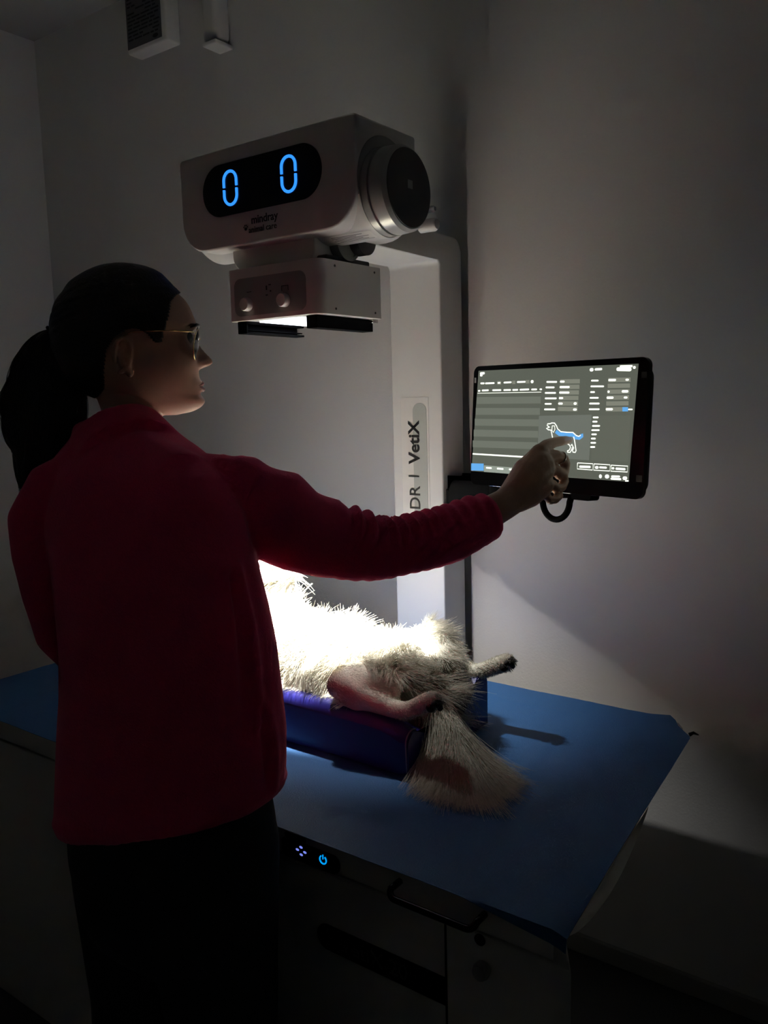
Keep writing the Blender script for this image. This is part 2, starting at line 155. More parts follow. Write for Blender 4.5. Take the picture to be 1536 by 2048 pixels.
# ------------------------------------------------------------------ mesh helpers (everything in room coordinates)
class MB:
    def __init__(s): s.v = []; s.f = []; s.m = []
    def add(s, v, f, mi=0):
        o = len(s.v); s.v += [tuple(map(float, p)) for p in v]; s.f += [tuple(o+i for i in q) for q in f]; s.m += [mi]*len(f); return s
    def box(s, x0, x1, y0, y1, z0, z1, bev=0, mi=0, seg=3):
        bm = bmesh.new(); bmesh.ops.create_cube(bm, size=1)
        bmesh.ops.scale(bm, vec=(x1-x0, y1-y0, z1-z0), verts=bm.verts)
        bmesh.ops.translate(bm, vec=((x0+x1)/2, (y0+y1)/2, (z0+z1)/2), verts=bm.verts)
        if bev: bmesh.ops.bevel(bm, geom=bm.edges[:], offset=bev, segments=seg, profile=.5, affect='EDGES')
        bm.verts.index_update()
        s.add([v.co for v in bm.verts], [[v.index for v in f.verts] for f in bm.faces], mi); bm.free(); return s
    def prism(s, poly, axis, a0, a1, mi=0, bev=0):
        """poly: 2-D outline in the two other axes; extruded along axis from a0 to a1"""
        n = len(poly)
        def P(p, a):
            if axis == 'y': return (p[0], a, p[1])
            if axis == 'x': return (a, p[0], p[1])
            return (p[0], p[1], a)
        bm = bmesh.new()
        A = [bm.verts.new(P(p, a0)) for p in poly]; B = [bm.verts.new(P(p, a1)) for p in poly]
        fa = bm.faces.new(A); fb = bm.faces.new(B[::-1])
        for i in range(n): bm.faces.new((A[i], B[i], B[(i+1) % n], A[(i+1) % n]))
        bmesh.ops.recalc_face_normals(bm, faces=bm.faces)
        if bev:
            eds = [e for e in bm.edges if len(e.link_faces) == 2 and (fa in e.link_faces or fb in e.link_faces)]
            bmesh.ops.bevel(bm, geom=eds, offset=bev, segments=3, profile=.5, affect='EDGES')
        bm.verts.index_update()
        s.add([v.co for v in bm.verts], [[v.index for v in f.verts] for f in bm.faces], mi); bm.free(); return s
    def tube(s, pts, rad, n=16, cap=True, flat=1.0, updir=None, mi=0):
        pts = [Vector(p) for p in pts]
        if not hasattr(rad, '__len__'): rad = [rad]*len(pts)
        N = len(pts); rings = []
        T = []
        for i in range(N):
            a = pts[max(0, i-1)]; b = pts[min(N-1, i+1)]; T.append((b-a).normalized())
        ref = Vector(updir) if updir else (Vector((0, 0, 1)) if abs(T[0].z) < .9 else Vector((1, 0, 0)))
        for i in range(N):
            u = (ref - T[i]*ref.dot(T[i])).normalized(); w = T[i].cross(u)
            if not updir: ref = u
            rings.append([pts[i] + u*(rad[i]*math.cos(2*PI*k/n)) + w*(rad[i]*flat*math.sin(2*PI*k/n)) for k in range(n)])
        V = [p for r in rings for p in r]; F = []
        for i in range(N-1):
            for k in range(n):
                k2 = (k+1) % n; F.append((i*n+k, i*n+k2, (i+1)*n+k2, (i+1)*n+k))
        if cap:
            V.append(pts[0]); V.append(pts[-1]); a = len(V)-2
            for k in range(n):
                F.append((a, (k+1) % n, k)); F.append((a+1, (N-1)*n+k, (N-1)*n+(k+1) % n))
        return s.add(V, F, mi)
    def ball(s, c, r, n=16, mi=0):
        r = r if hasattr(r, '__len__') else (r, r, r)
        V = []; F = []
        for i in range(1, n):
            th = PI*i/n
            for k in range(2*n):
                ph = PI*k/n; V.append((c[0]+r[0]*math.sin(th)*math.cos(ph), c[1]+r[1]*math.sin(th)*math.sin(ph), c[2]+r[2]*math.cos(th)))
        m = 2*n
        for i in range(n-2):
            for k in range(m): F.append((i*m+k, (i+1)*m+k, (i+1)*m+(k+1) % m, i*m+(k+1) % m))
        V.append((c[0], c[1], c[2]+r[2])); V.append((c[0], c[1], c[2]-r[2])); a = len(V)-2
        for k in range(m): F.append((a, k, (k+1) % m)); F.append((a+1, (n-2)*m+(k+1) % m, (n-2)*m+k))
        return s.add(V, F, mi)
    def lathe(s, prof, c, axis='x', n=48, mi=0):
        """prof: list of (offset along axis, radius)"""
        V = []; F = []
        for a, r in prof:
            for k in range(n):
                t = 2*PI*k/n; p = [0, 0, 0]; ax = 'xyz'.index(axis); o = [i for i in range(3) if i != ax]
                p[ax] = c[ax]+a; p[o[0]] = c[o[0]]+r*math.cos(t); p[o[1]] = c[o[1]]+r*math.sin(t); V.append(p)
        for i in range(len(prof)-1):
            for k in range(n): F.append((i*n+k, (i+1)*n+k, (i+1)*n+(k+1) % n, i*n+(k+1) % n))
        F.append(tuple(range(n))); F.append(tuple((len(prof)-1)*n+k for k in range(n))[::-1])
        return s.add(V, F, mi)
    def loft(s, rings, mi=0, cap=True):
        n = len(rings[0]); V = [p for r in rings for p in r]; F = []
        for i in range(len(rings)-1):
            for k in range(n): F.append((i*n+k, i*n+(k+1) % n, (i+1)*n+(k+1) % n, (i+1)*n+k))
        if cap:
            for r, base, flip in ((rings[0], 0, True), (rings[-1], (len(rings)-1)*n, False)):
                c = np.mean(np.array([tuple(p) for p in r]), axis=0); V.append(tuple(c)); ci = len(V)-1
                for k in range(n):
                    a, b = base+k, base+(k+1) % n
                    F.append((ci, b, a) if flip else (ci, a, b))
        return s.add(V, F, mi)

def mk(name, mb, mats, parent=None, smooth=False, angle=None):
    me = bpy.data.meshes.new(name)
    root = parent
    while root is not None and root.parent is not None: root = root.parent
    off = Vector(root.location) if root is not None else Vector((0, 0, 0))
    me.from_pydata([(v[0]-off.x, v[1]-off.y, v[2]-off.z) for v in mb.v], [], mb.f)
    mats = mats if isinstance(mats, (list, tuple)) else [mats]
    for m in mats: me.materials.append(m)
    if len(mats) > 1: me.polygons.foreach_set('material_index', mb.m)
    bm = bmesh.new(); bm.from_mesh(me); bmesh.ops.recalc_face_normals(bm, faces=bm.faces); bm.to_mesh(me); bm.free()
    if smooth:
        me.polygons.foreach_set('use_smooth', [True]*len(me.polygons))
        if angle is not None: me.set_sharp_from_angle(angle=math.radians(angle))
    me.update()
    o = bpy.data.objects.new(name, me); COL.objects.link(o)
    if parent is not None: o.parent = parent
    return o

def thing(name, label, cat, loc, group=None):
    o = bpy.data.objects.new(name, None); COL.objects.link(o); o.location = loc; o.empty_display_size = .05
    o['label'] = label; o['category'] = cat
    if group: o['group'] = group
    ROOTS.append(o); return o

def solo(name, mb, mats, label, cat, loc, smooth=False, angle=None, group=None):
    mb2 = MB(); mb2.v = [(v[0]-loc[0], v[1]-loc[1], v[2]-loc[2]) for v in mb.v]; mb2.f = mb.f; mb2.m = mb.m
    o = mk(name, mb2, mats, None, smooth, angle); o.location = loc
    o['label'] = label; o['category'] = cat
    if group: o['group'] = group
    ROOTS.append(o); return o

def struct(name, mb, mats, label=None, cat=None):
    o = mk(name, mb, mats); o['kind'] = 'structure'
    if label: o['label'] = label; o['category'] = cat
    ROOTS.append(o); return o

def fuse(mb, voxel, smooth_it=0):
    """one closed skin around all overlapping shapes"""
    me = bpy.data.meshes.new('tmp'); me.from_pydata(mb.v, [], mb.f)
    o = bpy.data.objects.new('tmp', me); COL.objects.link(o)
    md = o.modifiers.new('r', 'REMESH'); md.mode = 'VOXEL'; md.voxel_size = voxel
    if smooth_it:
        ms = o.modifiers.new('s', 'SMOOTH'); ms.iterations = smooth_it; ms.factor = .5
    dg = bpy.context.evaluated_depsgraph_get(); ev = o.evaluated_get(dg); em = ev.to_mesh()
    V = np.empty(len(em.vertices)*3, dtype=np.float32); em.vertices.foreach_get('co', V); V = V.reshape(-1, 3)
    N = np.empty(len(em.vertices)*3, dtype=np.float32); em.vertices.foreach_get('normal', N); N = N.reshape(-1, 3)
    F = [tuple(p.vertices) for p in em.polygons]
    ev.to_mesh_clear(); bpy.data.objects.remove(o); bpy.data.meshes.remove(me)
    return V.astype(float), N.astype(float), F

def as_mb(V, F, mi=None):
    mb = MB(); mb.v = [tuple(p) for p in V]; mb.f = F; mb.m = mi if mi is not None else [0]*len(F); return mb

def rrect(x0, x1, z0, z1, r, n=8):
    """rounded rectangle outline; r = radius or (bl, br, tr, tl)"""
    if not hasattr(r, '__len__'): r = (r,)*4
    P = []
    for (cx, cz, a0, rr) in ((x0+r[0], z0+r[0], PI, r[0]), (x1-r[1], z0+r[1], 1.5*PI, r[1]), (x1-r[2], z1-r[2], 0, r[2]), (x0+r[3], z1-r[3], .5*PI, r[3])):
        for k in range(n+1):
            a = a0+.5*PI*k/n; P.append((cx+rr*math.cos(a), cz+rr*math.sin(a)))
    return P

def text_mb(s, size, loc, right, up, out, bold=0.0, depth=.0006, align='LEFT', mi=0, sx=1.0):
    """lettering as a mesh, standing at loc with the given reading and up directions"""
    cu = bpy.data.curves.new('t', 'FONT'); cu.body = s; cu.size = size; cu.offset = bold; cu.extrude = depth/2; cu.align_x = align; cu.resolution_u = 4
    o = bpy.data.objects.new('t', cu); COL.objects.link(o)
    dg = bpy.context.evaluated_depsgraph_get(); ev = o.evaluated_get(dg); me = ev.to_mesh()
    R, U, O = Vector(right), Vector(up), Vector(out); L = Vector(loc)
    mb = MB(); mb.add([L+R*(v.co.x*sx)+U*v.co.y+O*v.co.z for v in me.vertices], [tuple(p.vertices) for p in me.polygons], mi)
    ev.to_mesh_clear(); bpy.data.objects.remove(o); bpy.data.curves.remove(cu)
    return mb

def merge(*mbs):
    r = MB()
    for i, m in enumerate(mbs): r.add(m.v, m.f, 0)
    return r

def strands(name, roots, dirs_fn, parent, mat, npt=6):
    pass

def curves_obj(name, P, R, mat, parent):
    """P: (n, k, 3) strand points in room coordinates, R: (n, k) radii"""
    n, k, _ = P.shape
    root = parent
    while root.parent is not None: root = root.parent
    off = np.array(root.location)
    c = bpy.data.hair_curves.new(name); c.add_curves([k]*n)
    c.points.foreach_set('position', (P-off).astype(np.float32).ravel()) if False else c.attributes['position'].data.foreach_set('vector', (P-off).astype(np.float32).ravel())
    ra = c.attributes.get('radius') or c.attributes.new('radius', 'FLOAT', 'POINT')
    ra.data.foreach_set('value', R.astype(np.float32).ravel())
    c.materials.append(mat)
    o = bpy.data.objects.new(name, c); COL.objects.link(o); o.parent = parent
    return o

# ------------------------------------------------------------------ the room
XL, XR, YB, YW, YR, ZC = -2.41, 1.25, -1.7, .95, .885, 2.72
struct('floor', MB().box(XL, XR, YB, YW, FZ-.05, FZ), M['floor'])
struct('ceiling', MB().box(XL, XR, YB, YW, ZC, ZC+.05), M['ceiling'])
struct('wall_left', MB().box(XL-.08, XL, YB, YW, FZ, ZC), M['wall'])
struct('wall_back', MB().box(XL, -.63, YW, YW+.08, FZ, ZC), M['wall'])
struct('wall_right', MB().box(-.63, XR, YR, YW+.08, FZ, ZC), M['wall'])
struct('wall_side', MB().box(XR, XR+.08, YB, YW, FZ, ZC), M['wallfar'])
struct('wall_front', MB().box(XL, XR, YB-.08, YB, FZ, ZC), M['wallfar'])
struct('baseboard_right', MB().box(-.63, XR, YR-.012, YR, FZ, FZ+.046, .003), M['base'])
struct('baseboard_back', MB().box(XL, -.63, YW-.012, YW, FZ, FZ+.046, .003), M['base'])

# wall devices high on the far wall
t = thing('wall_box', 'white box with a printed black label high on the far wall', 'wall box', (-1.75, YW-.02, 2.51))
mk('housing', MB().box(-1.835, -1.652, YW-.055, YW-.001, 2.517, 2.718, .006), M['white_matte'], t, True, 40)
lb = mk('printed_label', MB().box(-1.831, -1.672, YW-.0565, YW-.0555, 2.53, 2.70), M['inkg'], t)
mb = MB()
for i in range(13):
    x = -1.824
    while x < -1.69:
        w = random.uniform(.012, .045); x2 = min(x+w, -1.678)
        if random.random() < .86: mb.box(x, x2, YW-.0572, YW-.0566, 2.552+i*.0105, 2.552+i*.0105+.0045)
        x = x2+.006
mb.prism([(-1.70+.012*math.cos(a), 2.541+.006*math.sin(a)) for a in np.linspace(0, 2*PI, 20)[:-1]], 'y', YW-.0572, YW-.0566)
mk('print', mb, M['ink'], lb)
t = thing('wall_bracket', 'narrow white bracket high on the far wall beside the labelled box', 'bracket', (-1.46, YW-.02, 2.44))
mk('body', MB().box(-1.50, -1.437, YW-.06, YW-.001, 2.462, 2.718, .018, seg=4), M['white_matte'], t, True, 40)
mk('lower_lip', MB().box(-1.487, -1.432, YW-.07, YW-.002, 2.449, 2.461, .004), M['white'], t, True, 40)

# ------------------------------------------------------------------ examination table
t = thing('examination_table', 'long white veterinary x-ray table with dark control strip and bar handles', 'table', (-.75, .37, FZ))
mk('tabletop', MB().prism([(-1.50, 0), (-.002, 0), (-.062, .72), (-.075, .74), (-1.50, .74)], 'z', .757, .80, bev=.004), M['cabinet'], t, True, 40)
mk('base_cabinet', MB().prism([(-1.49, .012), (.016, .012), (-.27, .52), (-1.30, .52)], 'z', FZ+.001, .745, bev=.004), M['cabinet'], t, True, 40)
mk('shadow_gap', MB().prism([(-1.485, .03), (-.02, .03), (-.28, .51), (-1.29, .51)], 'z', .7455, .7565), M['black'], t)
for xs in (-.166, -.75):
    mk('panel_seam', MB().box(xs-.0015, xs+.0015, .0108, .0135, FZ+.01, .74), M['black'], t)
cp = mk('control_panel', MB().prism(rrect(-.452, -.339, .7585, .787, (.006, .012, .012, .006)), 'y', -.0035, .002), M['gloss'], t, True, 40)
mb = MB()
for dx, dz in ((-.0075, 0), (0, .006), (0, -.006), (.0075, 0)):
    mb.ball((-.412+dx, -.0038, .7755+dz), (.0034, .0006, .002), 8)
mk('arrow_lights', mb, M['violl'], cp, True)
mb = MB(); cx, cz = -.3685, .7755
mb.tube([(cx+.0062*math.sin(a), -.0042, cz+.0062*math.cos(a)) for a in np.linspace(.6, 2*PI-.6, 24)], .0011, 8)
mb.tube([(cx, -.0042, cz+.001), (cx, -.0042, cz+.0078)], .0009, 8)
mk('power_symbol', mb, M['cyanl'], cp, True)
mk('rubber_latch', MB().box(-.446, -.405, -.004, .004, .788, .7965, .002), M['black'], t, True, 40)
def handle(x0, x1):
    P = [(x0, .004, .786)]; r = .012
    for a in np.linspace(0, .5*PI, 6): P.append((x0+r-r*math.cos(a), -.022-r*math.sin(a)*.6, .786-.008*math.sin(a)))
    for a in np.linspace(.5*PI, 0, 6): P.append((x1-r+r*math.cos(a), -.022-r*math.sin(a)*.6, .786-.008*math.sin(a)))
    P.append((x1, .004, .786))
    return mk('handle', MB().tube(P, .0048, 12), M['gloss'], t, True)
handle(-.232, -.098); handle(-1.402, -1.268)
nl = mk('name_plate', MB().prism(rrect(-.398, -.166, .619, .66, (.02, .001, .001, .02)), 'y', .0095, .0125), M['black'], t, True, 40)
mk('plate_lettering', text_mb('VetiX 20', .034, (-.352, .0092, .629), (1, 0, 0), (0, 0, 1), (0, -1, 0)), M['inkg'], nl)
mk('key_hole', MB().lathe([(0, .008), (.002, .008)], (-.112, .0098, .738), 'y', 24), M['black'], t)
mk('release_knob', MB().lathe([(0, .011), (-.008, .012), (-.014, .010), (-.016, .004)], (-.106, .0098, .70), 'y', 24), M['greypl'], t, True, 40)

# ------------------------------------------------------------------ blue drape over the table
def drape():
    nx, ny = 150, 76; V = []; F = []
    for j in range(ny+1):
        for i in range(nx+1):
            s, q = i/nx, max(0, (j-2)/(ny-2))
            xr = .017-.049*min(1, q/.9)
            if q > .9: xr = -.032-.062*((q-.9)/.1)
            x = -1.505+(xr+1.505)*s; y = -.004+.748*q-(.0015 if j == 1 else .003 if j == 0 else 0)
            z = .8030
            z += .0011*math.exp(-((y-.655+.02*x)/.004)**2)+.0010*math.exp(-((y-.30-.03*x)/.004)**2)+.0010*math.exp(-((x+.20+.08*y)/.004)**2)+.0010*math.exp(-((x+.86)/.004)**2)
            z += .0010*(noise.noise(Vector((x*7, y*9, 0)))+.5)+.0005*noise.noise(Vector((x*30, y*26, 3)))
            if x > -.001: z -= .45*(x+.001)**1.1*(1-q)**1.5*1.2
            d = (x+.14)+(.10-y)*1.3
            if x > -.13 and j < 2:        # corner hanging over the front
                k = max(0, min(1, (x+.13)/.13)); z -= .017*k*(1 if j == 0 else .55)
            if q > .97 and s > .97: z += .006*((s-.97)/.03)
            V.append((x, y, z))
    for j in range(ny):
        for i in range(nx): a = j*(nx+1)+i; F.append((a, a+1, a+nx+2, a+nx+1))
    n = len(V); V2 = V+[(x, y, z-.0009) for x, y, z in V]
    F2 = F+[tuple(n+k for k in f[::-1]) for f in F]
    rim = [i for i in range(nx+1)]+[(j+1)*(nx+1)-1 for j in range(1, ny+1)]+[ny*(nx+1)+i for i in range(nx-1, -1, -1)]+[j*(nx+1) for j in range(ny-1, 0, -1)]
    for a, b in zip(rim, rim[1:]+rim[:1]): F2.append((a, b, b+n, a+n))
    return as_mb(V2, F2)
t = thing('disposable_drape', 'blue disposable drape spread over the whole table top', 'sheet', (-.75, .37, .801))
mk('blue_side', drape(), M['sheet'], t, True, 50)
mb = MB(); N = 24; V = []
for k in range(N+1):
    q = k/N; y = .006+.36*q; xe = .0165-.026*q; w = .023*math.sin(PI*min(1, q*1.0))**.7*(1-.6*q)
    V += [(xe, y, .8018-.004*(1-q)), (xe+w*.75, y, .8008-.004*(1-q)-w*.55)]
V += [(p[0], p[1], p[2]-.0008) for p in V]; m_ = 2*(N+1); F = []
for k in range(N): F += [(2*k, 2*k+1, 2*k+3, 2*k+2), (m_+2*k, m_+2*k+2, m_+2*k+3, m_+2*k+1), (2*k+1, m_+2*k+1, m_+2*k+3, 2*k+3), (2*k, 2*k+2, m_+2*k+2, m_+2*k)]
mk('white_backing', as_mb(V, F), M['sheetw'], t, True, 50)
mk('curled_tip', MB().tube([(-.036, .674, .806), (-.03, .680, .809), (-.02, .677, .808)], [.004, .003, .001], 8), M['ink'], t, True)

# ------------------------------------------------------------------ V trough cushion
prof = [(.238, .806), (.236, .880)]
for a in np.linspace(PI, PI*.35, 7): prof.append((.236+.022+.022*math.cos(a), .880+.022*math.sin(a)))
prof += [(.345, .842), (.378, .828), (.411, .842)]
for a in np.linspace(PI*.65, 0, 7): prof.append((.5-.002+.022*math.cos(a), .892+.022*math.sin(a)))
prof += [(.520, .806)]
rings = []
xs = [-1.02, -1.015, -1.0]+list(np.linspace(-.95, -.50, 10))+[-.47, -.44, -.415, -.398, -.388, -.381]
for x in xs:
    near = max(0, (x+.47)/.09); fr = []
    for (y, z) in prof:
        zz = z; yy = y
        if z > .85 and y < .32: zz = z-.024*near**2.2
        if x > -.39 or x < -1.012: c = (.378, .862); yy = c[0]+(y-c[0])*.975; zz = c[1]+(zz-c[1])*.96
        fr.append((x, yy, max(.806, zz)))
    rings.append(fr)
t = thing('trough_cushion', 'dark blue vinyl positioning trough under the white dog', 'positioning cushion', (-.70, .378, .805))
mk('body', MB().loft(rings), M['vinyl'], t, True, 45)
e = rings[-2]
mk('piping', MB().tube([(p[0]+.003, p[1]-.001 if p[1] < .3 else p[1], p[2]+.001) for p in e[:9]], .0014, 8), M['piping'], t, True)
mk('piping', MB().tube([(p[0]+.003, p[1], p[2]+.001) for p in e[-9:]], .0014, 8), M['vinyl'], t, True)

# ------------------------------------------------------------------ x-ray stand: column, arm, tube head, collimator
t = thing('xray_stand', 'white x-ray column with overhead arm, tube head and glowing blue digits', 'x-ray machine', (-.712, .82, FZ))
side = rrect(.46, .874, 1.60, 1.815, (.001, .001, .03, .001))
poly = [(.780, FZ+.001), (.874, FZ+.001), (.874, 1.785)]
for a in np.linspace(0, .5*PI, 7): poly.append((.844+.03*math.cos(a), 1.785+.03*math.sin(a)))
poly += [(.46, 1.815), (.46, 1.757), (.768, 1.757)]
for a in np.linspace(.5*PI, 0, 5): poly.append((.768+.012*math.cos(a), 1.745+.012*math.sin(a)))
col = mk('column', MB().prism(poly, 'x', -.784, -.642, bev=.004), M['white'], t, True, 35)
mk('gap_shade', MB().box(-.779, -.650, .8742, .884, FZ+.001, 1.78), M['greypl'], t)  # grey strip filling the wall gap, its colour stands for the shade there
lp = mk('label_strip', MB().prism(rrect(-.757, -.679, 1.05, 1.451, .002), 'y', .7792, .7802), M['labelw'], col)
mk('grey_band', MB().prism(rrect(-.723, -.6845, 1.06, 1.437, (.002, .002, .0185, .0185)), 'y', .7784, .7794), M['labelg'], lp)
tx = text_mb('DR', .043, (-.7065, .7780, 1.182), (0, 0, 1), (-1, 0, 0), (0, -1, 0), bold=.0003)
tx2 = text_mb('VetiX', .043, (-.7065, .7780, 1.2935), (0, 0, 1), (-1, 0, 0), (0, -1, 0), bold=.0011)
bar = MB().box(-.738, -.708, .7775, .7782, 1.2615, 1.2650)
mk('lettering', tx2, M['ink'], lp); mk('lettering', tx, M['ink'], lp); mk('divider_bar', bar, M['ink'], lp)

head = mk('tube_head', MB().prism(rrect(-.926, -.489, 1.741, 1.921, (.062, .068, .006, .012)), 'y', .281, .46, bev=.004), M['white_matte'], t, True, 35)
mk('tube_body', MB().lathe([(-.43, .073), (-.42, .080), (0, .080)], (-.489, .365, 1.811), 'x', 64), M['white'], head, True, 35)
mk('shade_arch', MB().lathe([(-.004, .082), (.0008, .082)], (-.489, .365, 1.818), 'x', 64), M['greypl'], head, True, 35)  # grey disc set high: paints the arch of shade above the end cap
cap = mk('end_cap', MB().lathe([(-.005, .074), (.014, .074), (.014, .070), (.019, .070), (.019, .0735), (.043, .072), (.050, .067)], (-.489, .363, 1.806), 'x', 72), M['capgrey'], head, True, 30)
mk('cap_disc', MB().lathe([(.0495, .066), (.0515, .065)], (-.489, .363, 1.806), 'x', 72), M['dgrey'], cap, True, 30)
mk('sticker', MB().box(-.4376, -.4368, .357, .371, 1.805, 1.819), M['greypl'], cap)
mk('cable_gland', MB().lathe([(0, .012), (.03, .012), (.036, .009)], (-.49, .475, 1.765), 'x', 24), M['white'], head, True, 35)
mk('cable_gland', MB().lathe([(0, .006), (.03, .006), (.034, .004)], (-.49, .472, 1.792), 'x', 24), M['white'], head, True, 35)
ws = mk('warning_label', MB(), M['labelw'], head) if False else None
mb = MB()
for (a0, a1, x0, x1) in ((-2.05, -1.72, -.60, -.50),):
    V = []; n = 12
    for k in range(n+1):
        a = a0+(a1-a0)*k/n
        for x in (x0, x1): V.append((x, .365+.0808*math.cos(a), 1.811+.0808*math.sin(a)))
    mb.add(V, [(2*k, 2*k+1, 2*k+3, 2*k+2) for k in range(n)])
wl = mk('rating_label', mb, M['labelw'], head, True)
mb = MB()
for k, (a, x0, x1) in enumerate(((-2.0, -.59, -.52), (-1.955, -.59, -.535), (-1.91, -.585, -.51), (-1.86, -.59, -.525), (-1.81, -.58, -.515), (-1.76, -.59, -.505))):
    V = []
    for aa in (a, a+.018):
        for x in (x0, x1): V.append((x, .365+.0811*math.cos(aa), 1.811+.0811*math.sin(aa)))
    mb.add(V, [(0, 1, 3, 2)])
mk('label_print', mb, M['inkg'], wl)
dp = mk('display', MB().prism(rrect(-.861, -.563, 1.799, 1.893, .0468, 14), 'y', .2795, .282), M['gloss'], head, True, 35)
def digit(cx):
    mb = MB(); w, h, r = .0165, .029, .0165
    for sg in (1, -1):
        P = [(cx-w, .2785, 1.847+sg*.0022)]+[(cx-w*math.cos(a), .2785, 1.847+sg*(.0135+r*math.sin(a))) for a in np.linspace(0, PI, 16)]+[(cx+w, .2785, 1.847+sg*.0022)]
        mb.tube(P, .0027, 8)
    return mk('digit', mb, M['bluel'], dp, True)
digit(-.785); digit(-.638)
mk('logo_lettering', merge(text_mb('mindray', .0205, (-.7365, .2803, 1.7755), (1, 0, 0), (0, 0, 1), (0, -1, 0), bold=.0003),
   text_mb('animal care', .0155, (-.744, .2803, 1.760), (1, 0, 0), (0, 0, 1), (0, -1, 0), bold=.0001)), M['ink'], head)
mb = MB(); mb.ball((-.7515, .2805, 1.7685), (.0036, .0006, .003), 8)
for dx, dz in ((-.0045, .003), (-.002, .0058), (.0018, .0058), (.0044, .003)): mb.ball((-.7515+dx, .2805, 1.7688+dz), (.0013, .0006, .0017), 8)
mk('paw_emblem', mb, M['ink'], head, True)
mk('neck_block', MB().prism(rrect(-.828, -.618, 1.7015, 1.775, (.03, .02, .002, .002)), 'y', .318, .43, bev=.003), M['white_matte'], t, True, 35)
mk('swivel_ring', MB().lathe([(0, .036), (.02, .036), (.02, .030), (.018, .029)], (-.618, .395, 1.742), 'x', 48), M['greypl'], t, True, 30)
mk('swivel_ring', MB().lathe([(0, .030), (.02, .030), (.022, .026)], (-.600, .425, 1.748), 'x', 48), M['dgrey'], t, True, 30)
mk('swivel_plate', MB().box(-.70, -.60, .33, .46, 1.7005, 1.712, .003), M['dgrey'], t, True, 40)
# collimator
cm = MB().prism(rrect(-.812, -.586, .290, .476, (.003, .022, .003, .003)), 'z', 1.6035, 1.7005, bev=.0012)
co = mk('collimator', cm, M['white_matte'], t, True, 35)
pnl = mk('knob_panel', MB().prism(rrect(-.799, -.617, 1.612, 1.682, .016), 'y', .2893, .2903), M['greypl'], co, True, 35)
for cx in (-.763, -.668):
    mk('knob', MB().lathe([(0, .0125), (-.010, .0125), (-.0125, .011)], (cx, .2893, 1.6325), 'y', 28), M['white'], co, True, 35)
for grp in (((-.715, 1.655, .003, .008), (-.708, 1.663, .006, .002), (-.716, 1.645, .005, .002), (-.705, 1.651, .003, .003)), ((-.676, 1.658, .016, .0012), (-.676, 1.650, .001, .009), (-.660, 1.650, .001, .009)), ((-.765, 1.655, .012, .0012),)):
    mb = MB()
    for (x, z, w, h) in grp: mb.box(x, x+w, .2888, .2893, z, z+h)
    mk('panel_symbol', mb, M['ink'], pnl)
for (y, z) in ((.335, 1.690), (.335, 1.614), (.455, 1.690), (.455, 1.614)): mk('screw', MB().lathe([(0, .0022), (.0008, .0022)], (-.586, y, z), 'x', 12), M['dgrey'], co)
mk('lamp_window', MB().box(-.760, -.652, .315, .455, 1.6005, 1.603), M['lampglass'], co)
def rail(x0, x1, y0, y1):
    mb = MB().box(x0, x1, y0, y1, 1.598, 1.6032, .001).box(x0, x1, y0, y1, 1.580, 1.584, .001)
    xx = (x0, x0+.004) if x0 < -.7 else (x1-.004, x1)
    mb.box(xx[0], xx[1], y0, y1, 1.5805, 1.6030).box(x0+.004, x1-.004, y0+.002, y1-.002, 1.5865, 1.5885)
    mb.box(x0, x1, y0, y0+.003, 1.5805, 1.603)
    return mk('accessory_rail', mb, M['black'], co)
rail(-.800, -.776, .296, .462); rail(-.630, -.604, .303, .470)
mk('tape_clip', MB().box(-.603, -.592, .455, .472, 1.596, 1.603, .001), M['steel'], co, True, 35)

# ------------------------------------------------------------------ touch monitor and its arm
mo = DATA['mon']; TL = Vector(mo['tl']); EX = Vector(mo['ex']); EY = Vector(mo['ey']); EN = Vector(mo['n']); W, H = mo['W'], mo['H']
def mp(x, y, d): return TL+EX*x+EY*y+EN*d
cen = mp(W/2, H/2, .02)
t = thing('touch_monitor', 'black touch screen monitor showing a dog outline, on the column arm', 'monitor', tuple(cen))
def slab(poly, d0, d1, mi=0, mb=None):
    mb = mb or MB(); n = len(poly)
    V = [mp(x, y, d0) for x, y in poly]+[mp(x, y, d1) for x, y in poly]
    return mb.add(V, [tuple(range(n)), tuple(range(2*n-1, n-1, -1))]+[(i, i+n, (i+1) % n+n, (i+1) % n) for i in range(n)], mi)
mk('bezel', slab(rrect(0, W, 0, H, .014), 0, .010), M['gloss'], t, True, 35)
mk('back_shell', slab(rrect(.012, W-.012, .012, H-.006, .02), .0101, .034), M['dgrey'], t, True, 35)
P = [mp(W*.04+W*.92*k/10, H+.0008-.0002*abs(k-5), .004) for k in range(11)]
mk('silver_trim', MB().tube([mp(.004, H-.012, .004), mp(.012, H-.001, .004)]+P[1:-2], .0007, 8), M['silver'], t, True)
sc = DATA['ui']; mb = MB()
q = sc['screen']; mb.add([mp(x, y, -.0003) for x, y in q], [(0, 1, 2, 3)], 0)
order = {5: 0, 7: 0, 3: 1, 2: 1, 6: 1, 4: 2, 1: 3}
